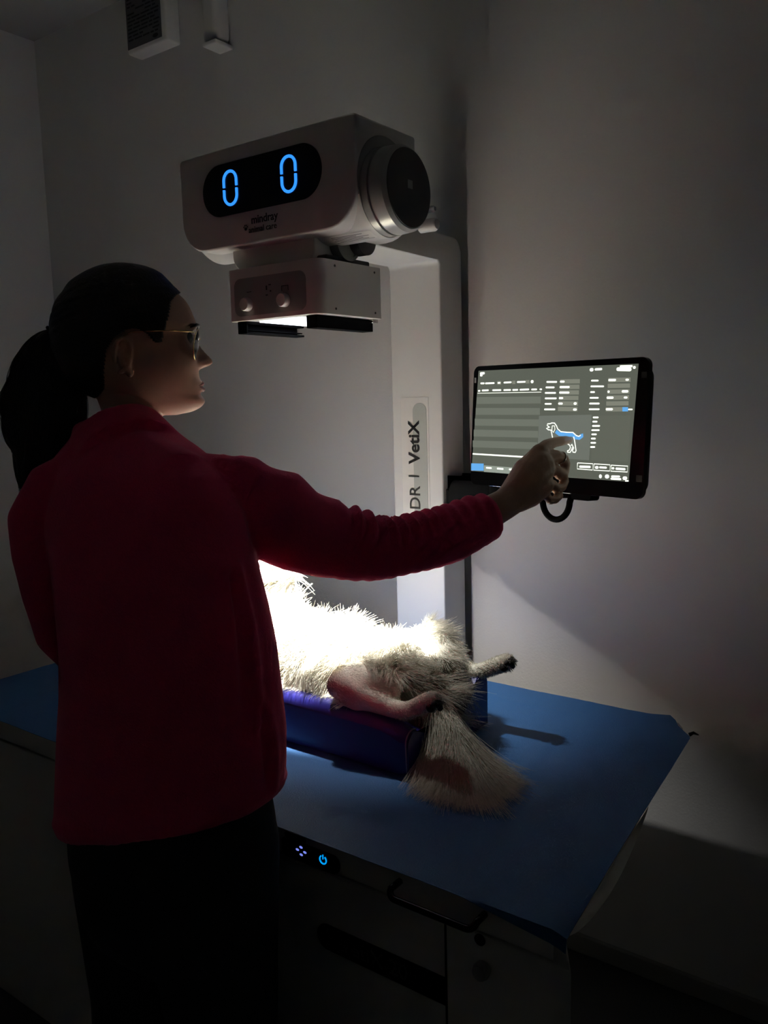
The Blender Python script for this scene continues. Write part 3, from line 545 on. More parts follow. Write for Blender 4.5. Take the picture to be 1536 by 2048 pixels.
for pts, k in sc['bars']:
    d = -.0005-.00025*order[k]
    if k == 1:      # rounded ends: the lines of writing are soft pills
        (x0, y0), (x1, y1), (x2, y2), (x3, y3) = pts
        a = Vector(((x0+x3)/2, (y0+y3)/2)); b = Vector(((x1+x2)/2, (y1+y2)/2)); r = math.hypot(x0-x3, y0-y3)/2
        u = (b-a).normalized() if (b-a).length > 1e-6 else Vector((1, 0)); w = Vector((-u.y, u.x)); r2 = min(r, (b-a).length/2)
        poly = [a+u*r2-u*(r2*math.sin(s_))+w*(r*math.cos(s_)) for s_ in np.linspace(0, PI, 7)]+[b-u*r2+u*(r2*math.sin(s_))-w*(r*math.cos(s_)) for s_ in np.linspace(0, PI, 7)]
        mb.add([mp(p.x, p.y, d) for p in poly], [tuple(range(len(poly)))], 1)
    else: mb.add([mp(x, y, d) for x, y in pts], [(0, 1, 2, 3)], k)
for i, (pts, wd, k) in enumerate(sc['lines']):
    d = -.0014-.00001*i if k == 1 else -.0013
    pr = []
    for j, p in enumerate(pts):
        a = Vector(pts[max(0, j-1)]); b = Vector(pts[min(len(pts)-1, j+1)]); tt = (b-a).normalized(); n_ = Vector((-tt.y, tt.x))*wd/2*(1 if k == 1 else 1)
        pr += [mp(p[0]+n_.x, p[1]+n_.y, d), mp(p[0]-n_.x, p[1]-n_.y, d)]
    mb.add(pr, [(2*j, 2*j+1, 2*j+3, 2*j+2) for j in range(len(pts)-1)], 1 if k == 6 else (4 if k == 4 and i > 3 else k))
scr_o = mk('screen', mb, [SCR[i] for i in range(8)], t)
# ports stickers on the bezel
for (x, y, w, h) in ((.0025, .022, .005, .010), (.0015, H-.038, .006, .012), (W-.013, .024, .010, .010), (W-.013, H-.040, .011, .011)): mk('bezel_sticker', slab([(x, y), (x+w, y), (x+w, y+h), (x, y+h)], -.0004, 0), M['dgrey'] if x > .1 else M['greypl'], t)
# support arm of the monitor
mk('mount_plate', MB().prism(rrect(-.642, -.60, 1.135, 1.262, (.004, .02, .03, .03)), 'y', .80, .868, bev=.004), M['black'], t, True, 35)
b0 = Vector((-.612, .80, 1.205)); b1 = mp(.055, H+.012, .03)+Vector((0, 0, -.012))
mk('swing_arm', MB().tube([b0, b0+Vector((.03, -.06, .012)), b1+Vector((-.05, .05, -.012)), b1], [.050, .046, .036, .024], 20, flat=.42, updir=(0, 0, 1)), M['black'], t, True)
mk('arm_joint', MB().lathe([(-.032, .022), (.028, .022), (.032, .018)], tuple(b1), 'z', 32), M['black'], t, True, 35)
mk('arm_joint', MB().lathe([(-.045, .024), (.035, .024), (.038, .02)], (-.612, .79, 1.20), 'z', 32), M['black'], t, True, 35)
mk('under_bar', MB().tube([b1, mp(W*.4, H+.004, .03), mp(W*.70, H-.003, .03)], [.016, .013, .011], 14), M['black'], t, True)
# hook handle below
P = [mp(W*.425, H-.008, .022)]
for a in np.linspace(PI, 0, 20): P.append(mp(W*.518+.031*math.cos(a), H+.018+.034*math.sin(a), .016))
P.append(mp(W*.605, H-.008, .022))
mk('loop_handle', MB().tube(P, [.0058]*len(P), 14), M['black'], t, True)
mk('button_pod', slab(rrect(W*.628, W*.735, H-.004, H+.011, .006), .003, .028), M['black'], t, True, 35)

# ------------------------------------------------------------------ person
K = .000766
Fd = Vector((.585, .811, 0)).normalized(); Ud = Vector((0, 0, 1)); Nd = Vector((Fd.y, -Fd.x, 0))   # Nd: her right, nearer the camera
HC = Vector(DATA['head'])
CS = .955
def hp(u, v, lat=0.0):
    """point of the head: u forward, v up (both in head units from the head centre), lat to her right in metres"""
    return HC+Fd*((u+.10*min(v, 12)-(3.5 if u > 60 else 3.5*max(0, u)/60))*K/CS)+Ud*(v*K)+Nd*lat      # the head leans a little forward at the top
TAB = [(-142, 30, 108, 9), (-137, 24, 132, 21), (-130, 10, 148, 32), (-121, -4, 155, 42), (-112, -22, 155, 50), (-102, -52, 149, 60), (-85, -80, 147, 73), (-69, -96, 146, 82),
       (-50, -105, 143, 90), (-32, -112, 139, 94), (-10, -120, 136, 97), (15, -124, 132, 99), (37, -125, 137, 99), (56, -122, 133, 97), (84, -113, 121, 91),
       (103, -100, 103, 83), (120, -86, 84, 71), (134, -66, 68, 57), (144, -46, 48, 42), (150, -28, 30, 27), (153, -12, 14, 13)]
TV = np.array([r[0] for r in TAB], float); TBk = np.array([r[1] for r in TAB], float); TF = np.array([r[2] for r in TAB], float); TW = np.array([r[3] for r in TAB], float)
def smooth_interp(x, xs, ys):
    i = int(np.clip(np.searchsorted(xs, x)-1, 0, len(xs)-2)); t = (x-xs[i])/(xs[i+1]-xs[i])
    def sl(j):
        if j <= 0 or j >= len(xs)-1: return 0
        return (ys[j+1]-ys[j-1])/(xs[j+1]-xs[j-1])
    h = xs[i+1]-xs[i]; a, b, c, d = ys[i], ys[i+1], sl(i)*h, sl(i+1)*h
    return (2*t**3-3*t*t+1)*a+(t**3-2*t*t+t)*c+(-2*t**3+3*t*t)*b+(t**3-t*t)*d
NOSE = ([8, 18, 0, -10, -20, -30, -36, -42, -47, -52], None)
def head_ring(v, n=112, off=0.0, feat=True):
    bk, fr, w = smooth_interp(v, TV, TBk), smooth_interp(v, TV, TF), smooth_interp(v, TV, TW)
    c = bk+(fr-bk)*.46; P = []
    nz = np.interp(v, [-52, -48, -43, -38, -32, -22, -11, 2, 14, 26], [0, 9, 23, 32, 33, 25, 15, 8, 3, 0])
    nw = np.interp(v, [-50, -41, -32, -22, 0, 20], [13, 15, 13, 9.5, 8, 10])
    for k in range(n):
        th = 2*PI*k/n; ct, st = math.cos(th), math.sin(th)
        e = .86 if ct > 0 else 1.0
        u = c+(fr-c if ct > 0 else c-bk)*math.copysign(abs(ct)**e, ct); b = w*math.copysign(abs(st)**(.92 if ct > 0 else 1), st)
        if feat and ct > 0:
            g = lambda x, s: math.exp(-(x/s)**2)
            u += nz*g(b, nw)
            u += 9*g(v+80, 7)*g(b, 28)+8*g(v+91, 5.5)*g(b, 26)-5*g(v+85.5, 2.5)*g(b, 24)
            u += 3*g(v-34, 9)*g(abs(b)-28, 24)
            u -= 11*g(v-13, 12)*g(abs(b)-33, 15)
            u += 4*g(v+114, 10)*g(b, 18)
            u += 5*g(v+28, 20)*g(abs(b)-52, 22)
            u += 3.5*g(v+40, 7)*g(abs(b)-15, 6)
        if off:
            L_ = math.hypot(u-c, b) or 1; u += (u-c)/L_*off; b += b/L_*off
        P.append((u, v, b*K))
    return P
vs = list(np.linspace(-142, 153, 134))
body = MB()
body.loft([[hp(*p) for p in head_ring(v)] for v in vs])
# ears
for sg in (1, -1):
    ec = (-6, -26); lat = sg*.0705
    ax = Nd*sg
    pts = []
    for a in np.linspace(-.5, 2*PI*.80, 22):
        ru, rv = 17, 32; s_ = math.sin(a)
        pts.append(hp(ec[0]-ru*math.cos(a)*(.85+.15*s_)+(-3 if a > 4 else 0), ec[1]+rv*math.sin(a), lat+sg*(.004+.008*(.5+.5*math.cos(a)))))
    body.tube(pts, [.0028]+[.0034]*20+[.003], 10)
    body.tube([hp(8, -12, lat), hp(2, -30, lat+sg*.002), hp(6, -52, lat+sg*.001)], [.004, .006, .005], 10)
    body.tube([hp(-16, -8, lat+sg*.004), hp(-10, -30, lat+sg*.002), hp(6, -56, lat+sg*.003)], [.0055, .0055, .0048], 10)
    body.ball(tuple(hp(9, -60, lat+sg*.003)), (.0055, .0055, .006), 8)
# neck and trunk under the clothes
sec = [tuple(r) for r in DATA['torso']]
def ell(r, fx=1.0, fy=1.0, n=64, tilt=0.0, e=1.0):
    x, y, z, a, b = r; P = []
    for k in range(n):
        t = 2*PI*k/n; px = a*fx*math.copysign(abs(math.cos(t))**e, math.cos(t)); py = b*fy*math.copysign(abs(math.sin(t))**e, math.sin(t))
        P.append((x+px, y+py, z+tilt*px))
    return P
nk = [hp(-2, -150), hp(4, -122), hp(8, -95), hp(2, -60)]
body.tube([Vector(sec[-3][:3])+Vector((0, .0, -.02)), Vector(sec[-1][:3])+Vector((.01, .005, -.01)), hp(20, -165), hp(21, -145), hp(15, -118), hp(8, -90), hp(-8, -55)], [.052, .048, .0445, .044, .0445, .047, .045], 40)
body.loft([ell(s, .80, .80) for s in sec[::-1]])
hipc = Vector((sec[0][0], sec[0][1], .0))
for sg in (1, -1):
    x = sec[0][0]+sg*.085; kn = (sec[0][0]+sg*.105, -.135, .52)
    body.tube([(x, -.13, .95), (x, -.13, .80), kn, (sec[0][0]+sg*.11, -.15, .40), (sec[0][0]+sg*.11, -.15, FZ+.08)], [.09, .09, .055, .052, .034], 24)
    body.ball((sec[0][0]+sg*.11, -.11, FZ+.03), (.024, .065, .02), 12)
# right arm, hand
def ch(name): a = DATA[name]; return [p[:3] for p in a], [p[3] for p in a]
for nme in ('forearm', 'palm', 'palm2', 'palm3', 'index', 'middle', 'ring', 'little', 'thumb'):
    p, r = ch(nme); body.tube(p, r, 20); body.ball(p[-1], r[-1], 8)
# left arm and resting hand
el = Vector(DATA['larm'][-1][:3]); sh = Vector(DATA['larm'][0][:3]); wr = Vector((el.x+.005, el.y+.215, .882))
body.tube([sh, (sh+el)/2, el, el+(wr-el)*.3, wr], [.030, .030, .030, .028, .024], 20)
hd = Vector((0.05, .99, -.30)).normalized(); rt_ = Vector((1, 0, 0))
pc = wr+hd*.045
body.tube([wr, wr+hd*.03, wr+hd*.07], [.024, .032, .030], 20, flat=1.2, updir=(0, 0, .5)) if False else body.ball(tuple(pc), (.036, .046, .016), 14)
for i, (dx, ln) in enumerate(((-.028, .052), (-.010, .062), (.010, .068), (.029, .060))):
    a = pc+Vector((dx, .03, -.002)); body.tube([a, a+Vector((dx*.1, ln*.45, .004)), a+Vector((dx*.15, ln*.8, -.008)), a+Vector((dx*.15, ln, -.021))], [.0095, .0085, .0078, .0068], 12)
a = pc+Vector((.03, -.02, 0)); body.tube([a, a+Vector((.024, .018, -.006)), a+Vector((.032, .042, -.014))], [.012, .0095, .0075], 12)
V, N, F = fuse(body, .0023, 2)
person = thing('person', 'person in a crimson fleece with dark ponytail, reaching to tap the monitor', 'person', (sec[0][0], -.13, FZ))
mk('body', as_mb(V, F), M['skin'], person, True)

# lips, eyes, nails
mb = MB()
for vv, bw, r in ((-79, 27, .0031), (-91, 24, .0036)):
    P = []; R = []
    for q in np.linspace(-1, 1, 17):
        b = q*bw; rg = head_ring(vv+(2.2 if vv > -85 else -.5)*(1-abs(q))-6*0, 224)
        cand = min((p for p in rg if p[0] > 60), key=lambda p: abs(p[2]/K-b)); P.append(hp(cand[0]-2.4, vv-(5 if vv > -85 else -6)*abs(q)**2, cand[2])); R.append(r*(1-abs(q)**2.2)+.0006)
    mb.tube(P, R, 12)
mk('lips', mb, M['lip'], person, True)
for sg in (1, -1): mk('eye', MB().ball(tuple(hp(113, 11, sg*.0262)), .0115, 16), M['eye'], person, True)
for sg in (1, -1): mk('eyebrow', MB().tube([hp(121, 30, sg*.046), hp(134, 36, sg*.034), hp(139, 36, sg*.02), hp(140, 33, sg*.012)], [.001, .0026, .0030, .0015], 8), M['hair'], person, True)
mb = MB()
CAMP = Vector((.402, -.879, 1.45))
for nme in ('ring', 'little'):
    p, r = ch(nme); a, b = Vector(p[-2]), Vector(p[-1]); cdir = (CAMP-b).normalized()
    ax = (b-a).normalized(); nr = (cdir*.55+Vector((.15, .1, -.75))); nr = (nr-ax*nr.dot(ax)).normalized(); sd_ = ax.cross(nr); cc_ = b*.75+a*.25+nr*(r[-1]*.80)
    sp = MB(); sp.ball((0, 0, 0), (.0062, .0046, .0022), 12)
    mb.add([cc_+ax*p_[0]+sd_*p_[1]+nr*p_[2] for p_ in sp.v], sp.f)
    mk('fingernail', mb, M['nail'], person, True); mb = MB()
rp = [Vector(p) for p in DATA['ringpt']]
c0 = Vector(DATA['middle'][2][:3]); r0 = DATA['middle'][2][3]; d0 = (Vector(DATA['middle'][3][:3])-c0).normalized()
c0 = c0*.35+Vector(DATA['middle'][3][:3])*.65; d0 = (d0+Vector((0, 0, -.2))).normalized()
u0 = d0.cross(Vector((0, 0, 1))).normalized(); w0 = d0.cross(u0)
mk('finger_ring', MB().tube([c0+u0*((r0+.0004)*math.cos(a))+w0*((r0+.0004)*math.sin(a)) for a in np.linspace(0, 2*PI, 40)], .0011, 8, cap=False), M['silver'], person, True)
mk('earring', MB().ball(tuple(hp(10, -63, .0765)), .0016, 10), M['silver'], person, True)

# trousers and shoes
tr = MB()
tr.loft([ell((sec[0][0], -.13, z, a, b)) for z, a, b in ((1.02, .168, .105), (.93, .178, .115), (.86, .183, .125), (.78, .185, .125), (.70, .175, .115), (.66, .15, .10))])
for sg in (1, -1):
    x = sec[0][0]+sg*.088
    tr.tube([(x, -.13, .84), (x, -.13, .72), (x+sg*.012, -.135, .52), (x+sg*.018, -.145, .36), (x+sg*.02, -.15, FZ+.05)], [.098, .095, .075, .066, .058], 28)
V, N, F = fuse(tr, .009, 3)
for i in range(len(V)):
    n_ = noise.noise(Vector((V[i][0]*9, V[i][1]*9, V[i][2]*5))); V[i] += N[i]*.006*n_
mk('trousers', as_mb(V, F), M['scrubs'], person, True)
for sg in (1, -1):
    sx = sec[0][0]+sg*.11
    s_ = MB(); s_.loft([[(sx+.045*w*math.cos(a), -.11+y+0*a, FZ+.002+max(0, h*(.5+.5*math.sin(a)))) for a in np.linspace(0, 2*PI, 24)[:-1]] for y, w, h in ((-.10, .5, .05), (-.085, .75, .08), (-.04, .8, .085), (.0, .85, .07), (.05, 1.0, .05), (.09, .95, .04), (.115, .6, .028))])
    mk('shoe', s_, M['leather'], person, True)

# jacket
jk = MB(); rings = []
for i, s in enumerate(sec):
    tl = .27*max(0, 1-i/4.5)
    x, y, z, a, b = s
    rings.append(ell((x, y, z, a, b), 1, 1, 96, tl, .94))
low = [ell((sec[0][0], sec[0][1], sec[0][2]-.012, sec[0][3]*.985, sec[0][4]*.985), 1, 1, 96, .28, .94)]
jk.loft((low+rings)[::-1])
p, r = ch('sleeve'); jk.tube(p, r, 36)
# left sleeve: upper arm, elbow, forearm towards the table
la = DATA['larm']; jk.tube([Vector((-.70, -.12, 1.335))]+[Vector(q[:3]) for q in la], [.055]+[q[3] for q in la], 28)
jk.tube([el, el+(wr-el)*.35, el+(wr-el)*.86], [la[-1][3], .040, .034], 28)
jk.ball(tuple(el), la[-1][3], 14)
# shoulders and stand-up collar
jk.tube([(-.505, -.115, 1.325), (-.60, -.105, 1.352), (-.70, -.105, 1.345)], [.060, .062, .058], 28)
c1 = Vector(sec[-2][:3])
jk.tube([Vector(sec[-3][:3])+Vector((0, 0, -.03)), hp(-10, -182), hp(-20, -160), hp(-30, -137)], [.085, .072, .060, .052], 40)
V, N, F = fuse(jk, .0048, 6)
SL = [Vector(q) for q in p]; cum = [0]
for a_, b_ in zip(SL, SL[1:]): cum.append(cum[-1]+(b_-a_).length)
SLA = np.array([tuple(q) for q in SL])
def seg_ridge(Vv, A, B, amp, sig):
    A, B = np.array(A), np.array(B); d = B-A; L2 = d@d
    t = np.clip((Vv-A)@d/L2, 0, 1); q = A+t[:, None]*d; ds = np.linalg.norm(Vv-q, axis=1)
    return amp*np.exp(-(ds/sig)**2)*(1-.55*t)
disp = np.zeros(len(V))
# arm-relative position
best = np.full(len(V), 1e9); along = np.zeros(len(V))
for i in range(len(SLA)-1):
    A, B = SLA[i], SLA[i+1]; d = B-A; t = np.clip((V-A)@d/(d@d), 0, 1); ds = np.linalg.norm(V-(A+t[:, None]*d), axis=1)
    m_ = ds < best; best[m_] = ds[m_]; along[m_] = cum[i]+t[m_]*(cum[i+1]-cum[i])
on_arm = (best < .085) & (along > .03)
for i in np.nonzero(on_arm)[0]:
    s = along[i]; P3 = V[i]; n1 = noise.noise(Vector((P3[0]*6, P3[1]*6, P3[2]*9)))
    up = N[i][2]
    amp = .0010+.0050*math.exp(-((s-.15)/.10)**2)+.0042*math.exp(-((s-.34)/.10)**2)
    wl = .055 if s < .24 else .021
    ph = s/wl*2*PI+5*n1+P3[2]*18
    disp[i] += amp*math.sin(ph)*(.15+.85*max(0, up))*(.6+1.1*abs(noise.noise(Vector((s*7, P3[1]*4, 2)))))+.005*n1
for i in np.nonzero(~on_arm)[0]:
    P3 = V[i]; disp[i] += .007*noise.noise(Vector((P3[0]*5, P3[1]*5, P3[2]*3.2+4)))+.0028*noise.noise(Vector((P3[0]*17, P3[1]*17, P3[2]*8)))
def tp(z, s):
    """point on the near side of the trunk: s = -1..1 across the back as seen from behind her right shoulder"""
    zs = [q[2] for q in sec]; x, y, a, b = (float(np.interp(z, zs, [q[k] for q in sec])) for k in (0, 1, 3, 4))
    t0 = math.atan2(.589*b, .808*a); t = t0-math.acos(s)
    return (x+a*math.cos(t), y+b*math.sin(t), z)
def fold(P, amp, sig):
    r = np.zeros(len(V))
    for (z0, s0), (z1, s1) in zip(P, P[1:]):
        A, B = np.array(tp(z0, s0)), np.array(tp(z1, s1)); d = B-A; t = np.clip((V-A)@d/(d@d), 0, 1)
        r = np.maximum(r, np.exp(-(np.linalg.norm(V-(A+t[:, None]*d), axis=1)/sig)**2))
    return amp*r
disp += fold([(1.235, .80), (1.17, .76), (1.06, .66)], .010, .011)+fold([(1.235, .90), (1.16, .90), (1.04, .86)], .009, .010)+fold([(1.235, .70), (1.19, .60), (1.14, .52)], .006, .012)
disp -= fold([(1.225, .85), (1.12, .81), (1.03, .78)], .008, .007)+fold([(1.225, .745), (1.15, .68)], .005, .008)
disp -= fold([(1.055, .88), (.99, .90), (.93, .93)], .008, .006)
disp += fold([(1.05, .93), (.99, .95), (.93, .97)], .004, .010)
disp += fold([(1.30, .30), (1.26, .45), (1.24, .62)], .004, .016)-fold([(1.28, .33), (1.245, .48)], .004, .012)
# rolled hem
hz = V[:, 2]-(sec[0][2]+.27*(V[:, 0]-sec[0][0])-.012)
disp += .0022*np.exp(-((hz-.018)/.006)**2)*(hz < .05)*(~on_arm)*(V[:, 1] < 0.05)
V = V+N*disp[:, None]
mk('fleece_jacket', as_mb(V, F), M['fleece'], person, True)

# hair: cap, ponytail, tie, loose strands
poly = [(106, 103), (94, 92), (84, 80), (78, 52), (68, 20), (63, -2), (52, -2), (38, 14), (20, 24), (2, 22), (-20, 8), (-33, -16), (-35, -50), (-34, -86), (-56, -118), (-200, -125), (-200, 220), (160, 220), (140, 108)]
def inside(u, v):
    c = False; n = len(poly)
    for i in range(n):
        (x1, y1), (x2, y2) = poly[i], poly[(i+1) % n]
        if (y1 > v) != (y2 > v) and u < (x2-x1)*(v-y1)/(y2-y1)+x1: c = not c
    return c
hv = list(np.linspace(-126, 153, 230)); n = 230
def hoff(u, v): return 6+4*math.exp(-((u-60)/40)**2-((v-132)/28)**2)+5*math.exp(-((u+110)/40)**2-((v-20)/60)**2)
out_, inn, msk = [], [], []
for v in hv:
    r0_ = head_ring(v, n, 0, False)
    for (u, vv, l) in r0_:
        bk, fr = smooth_interp(v, TV, TBk), smooth_interp(v, TV, TF); c = bk+(fr-bk)*.46
        o = hoff(u, v); L_ = math.hypot(u-c, l/K) or 1; nx, ny = (u-c)/L_, l/K/L_
        up = max(0, (v-90)/66)
        e = inside(u, v); edge = 1.0
        st = 1+.16*noise.noise(Vector((u*.012, v*.11-u*.03, l*60)))
        out_.append(hp(u+nx*o*st, v+o*up*.75, l+ny*o*K*st)); inn.append(hp(u-nx*2, v, l-ny*2*K)); msk.append(e)
ho = MB(); NV = len(out_); FF = []
edges = {}
for i in range(len(hv)-1):
    for k in range(n):
        q = (i*n+k, i*n+(k+1) % n, (i+1)*n+(k+1) % n, (i+1)*n+k)
        if sum(msk[j] for j in q) >= 3:
            FF.append(q); FF.append(tuple(NV+j for j in q[::-1]))
            for a_, b_ in zip(q, q[1:]+q[:1]): edges[(a_, b_)] = edges.get((a_, b_), 0)+1
for (a_, b_) in list(edges):
    if (b_, a_) not in edges: FF.append((b_, a_, NV+a_, NV+b_))
top = [(len(hv)-1)*n+k for k in range(n)]
tc_ = sum((out_[j] for j in top), Vector())/n+Vector((0, 0, .002))
allv = out_+inn+[tc_]; ci = len(allv)-1
for k in range(n): FF.append((ci, top[k], top[(k+1) % n]))
used = sorted({j for f in FF for j in f}); rm = {j: i for i, j in enumerate(used)}
ho.add([allv[j] for j in used], [tuple(rm[j] for j in f) for f in FF])
mk('hair', ho, M['hair'], person, True)
pp, pr = ch('pony')
pt = MB(); PN = 60; spts = []; srad = []
for i in range(PN):
    q = i/(PN-1)*(len(pp)-1); a_ = min(int(q), len(pp)-2); f_ = q-a_
    def cr(j): j = max(0, min(len(pp)-1, j)); return np.array(list(pp[j])+[pr[j]])
    p0, p1, p2, p3 = cr(a_-1), cr(a_), cr(a_+1), cr(a_+2)
    w_ = .5*((2*p1)+(-p0+p2)*f_+(2*p0-5*p1+4*p2-p3)*f_**2+(-p0+3*p1-3*p2+p3)*f_**3); spts.append(w_[:3]); srad.append(w_[3])
n = 64; rings = []
ax2 = Vector((.808, .589, 0)); ax3 = Vector((-.589, .808, 0))
for i, (c_, r_) in enumerate(zip(spts, srad)):
    fl = .55; rg = []
    for k in range(n):
        t_ = 2*PI*k/n; rr = r_*(1+.10*math.sin(t_*9+i*.12)+.05*math.sin(t_*17-i*.2))*.93
        up = Vector((0, 0, 1)); d_ = Vector(spts[min(PN-1, i+1)])-Vector(spts[max(0, i-1)]); d_.normalize()
        u_ = (ax2-d_*ax2.dot(d_)).normalized(); w_ = d_.cross(u_)
        rg.append(Vector(c_)+u_*(rr*math.cos(t_))+w_*(rr*fl*math.sin(t_)))
    rings.append(rg)
pt.loft(rings)
mk('ponytail', pt, M['hair'], person, True)
tie_c = Vector(pp[0])*.6+Vector(pp[1])*.4
dd_ = (Vector(pp[1])-Vector(pp[0])).normalized(); uu = dd_.cross(Vector((0, 0, 1))).normalized(); ww = dd_.cross(uu)
mk('hair_tie', MB().tube([Vector(pp[0])*.85+Vector(pp[1])*.15+uu*(.012*math.cos(a))+ww*(.013*math.sin(a)) for a in np.linspace(0, 2*PI, 28)], .003, 8, cap=False), M['leather'], person, True)
# strands over the ponytail
S = 1500; KP = 12; P = np.zeros((S, KP, 3))
for i in range(S):
    t_ = rng.uniform(0, 2*PI); s0 = rng.uniform(0, .5); ln = rng.uniform(.45, .75) if i > 300 else rng.uniform(.6, 1.0); ro = rng.uniform(.82, 1.03)+ (rng.uniform(0, .10) if i % 9 == 0 else 0)
    for j in range(KP):
        q = min(1.0, s0*.5+ln*j/(KP-1)*.9+.02); g = q*(PN-1); a_ = min(int(g), PN-2); f_ = g-a_
        r1, r2 = rings[a_], rings[a_+1]; kk = int(t_/(2*PI)*n) % n
        surf = r1[kk]*(1-f_)+r2[kk]*f_; ce = Vector(spts[a_])*(1-f_)+Vector(spts[a_+1])*f_
        pq = ce+(surf-ce)*ro
        if s0*.5+ln*j/(KP-1)*.9+.02 > 1: pq = pq+Vector((.0, 0, -.10*(s0*.5+ln*j/(KP-1)*.9+.02-1)))
        P[i, j] = pq+Vector((rng.normal(0, .0006), rng.normal(0, .0006), 0))
R = np.linspace(.00045, .00012, KP)[None, :].repeat(S, 0)
curves_obj('loose_hair', P, R, M['hair'], person)
S = 26; P = np.zeros((S, KP, 3))
for i in range(S):
    a_ = hp(-100-rng.uniform(0, 25), -60-rng.uniform(0, 45), rng.uniform(-.02, .02)); b_ = hp(-95-rng.uniform(0, 25), -135-rng.uniform(0, 25), rng.uniform(-.01, .04))
    for j in range(KP):
        q = j/(KP-1); P[i, j] = a_*(1-q)+b_*q-Fd*(.018*math.sin(PI*q))+Ud*(-.004*q)
curves_obj('nape_strands', P, np.linspace(.0004, .00015, KP)[None, :].repeat(S, 0), M['hair'], person)

# spectacles
t = thing('eyeglasses', 'thin gold-rimmed spectacles worn by the person in crimson fleece', 'glasses', tuple(hp(138, 8)))
for sg in (1, -1):
    rim = []; inner = []
    for a in np.linspace(0, 2*PI, 41):
        bl = sg*(.0325+.0245*math.cos(a)*(1+.0*a)); vv = -2+29*math.sin(a)*(1 if math.sin(a) > 0 else 1.08)
        uu_ = 141-14*abs(bl/.058)**2-6*(1-(vv+30)/60)*.6
        rim.append(hp(uu_, vv, bl)); inner.append(rim[-1])
    mk('rim', MB().tube(rim, .0009, 8, cap=False), M['gold'], t, True)
    lm = MB(); cc = hp(139-3, -2, sg*.0325)
    fr_ = [p_-Fd*.0006 for p_ in inner[:-1]]; bk_ = [p_+Fd*.0006 for p_ in inner[:-1]]; nn = len(fr_)
    lm.add([cc-Fd*.0006+Fd*.002]+fr_+[cc+Fd*.0026]+bk_, [(0, 1+(k+1) % nn, 1+k) for k in range(nn)]+[(nn+1, nn+2+k, nn+2+(k+1) % nn) for k in range(nn)]+[(1+k, 1+(k+1) % nn, nn+2+(k+1) % nn, nn+2+k) for k in range(nn)])
    mk('lens', lm, M['lens'], t, True)
    mk('temple', MB().tube([hp(127, 19, sg*.0575), hp(118, 19.5, sg*.0665), hp(90, 20, sg*.0735), hp(40, 19, sg*.0775), hp(8, 17, sg*.0785), hp(-6, 8, sg*.079)], .0010, 8), M['gold'], t, True)
mk('bridge', MB().tube([hp(141, 8, -.0085), hp(144, 12, 0), hp(141, 8, .0085)], .0009, 8), M['gold'], t, True)
for sg in (1, -1): mk('nose_pad', MB().tube([hp(139, 4, sg*.010), hp(135, 0, sg*.0105), hp(134, -6, sg*.0095)], [.0006, .0012, .0016], 8), M['gold'], t, True)

# ------------------------------------------------------------------ dog
D = MB()
D.tube([(-.425, .365, .895), (-.47, .37, .913), (-.56, .37, .912), (-.68, .37, .912), (-.80, .37, .918), (-.92, .37, .925), (-1.02, .37, .922), (-1.10, .37, .92), (-1.17, .37, .925)], [.045, .077, .081, .080, .093, .097, .083, .066, .058], 32)
D.ball((-1.20, .37, .925), (.062, .055, .056), 18)                                       # skull, on its back
D.tube([(-1.215, .37, .935), (-1.25, .37, .975), (-1.275, .37, 1.005)], [.042, .028, .020], 20)
for sg in (1, -1):
    D.tube([(-1.185, .37+sg*.045, .915), (-1.20, .37+sg*.075, .885), (-1.21, .37+sg*.085, .855)], [.022, .018, .006], 14, flat=.5)
    D.tube([(-.93, .37+sg*.075, .955), (-.955, .37+sg*.10, 1.03), (-.885, .37+sg*.095, 1.075)], [.05, .034, .026], 20)
    D.tube([(-.885, .37+sg*.095, 1.075), (-.86, .37+sg*.09, 1.09), (-.845, .37+sg*.088, 1.05)], [.024, .02, .019], 18)
# near hind leg
D.tube([(-.475, .325, .905), (-.515, .285, .925), (-.552, .268, .938)], [.066, .052, .032], 24)
D.tube([(-.552, .266, .940), (-.52, .262, .932), (-.47, .262, .918), (-.43, .262, .911), (-.402, .262, .912)], [.032, .029, .022, .0165, .0155], 20)
D.tube([(-.408, .262, .910), (-.385, .262, .919), (-.36, .262, .934), (-.343, .262, .942), (-.331, .262, .944)], [.015, .0155, .0165, .0175, .013], 20)
# far hind leg
D.tube([(-.455, .42, .905), (-.49, .455, .94), (-.522, .485, .965)], [.078, .066, .040], 24)
D.tube([(-.520, .485, .966), (-.475, .492, .945), (-.432, .497, .918), (-.405, .50, .912)], [.040, .038, .024, .017], 20)
D.tube([(-.41, .50, .909), (-.38, .50, .921), (-.35, .50, .936), (-.328, .50, .947), (-.316, .50, .953)], [.0165, .0155, .016, .016, .011], 20)
D.tube([(-.43, .37, .88), (-.40, .355, .878), (-.365, .335, .868), (-.33, .315, .85), (-.305, .30, .832)], [.036, .026, .020, .014, .008], 18)
DV, DN, DF = fuse(D, .0040, 3)
dog = thing('dog', 'white long-haired dog lying on its back in the blue trough cushion', 'dog', (-.70, .37, .83))
rl = lambda p: (p[0]+.70, p[1]-.37, p[2]-.83)
DM = dog_mat([(rl((-.556, .243, .922)), .012, .052, (.20, .12, .11)), (rl((-.515, .24, .92)), .01, .040, (.45, .33, .28)), (rl((-.552, .255, .968)), .008, .026, (.72, .66, .34))])  # the yellow spot paints a highlight on top of the near knee
mk('body', as_mb(DV, DF), DM, dog, True)
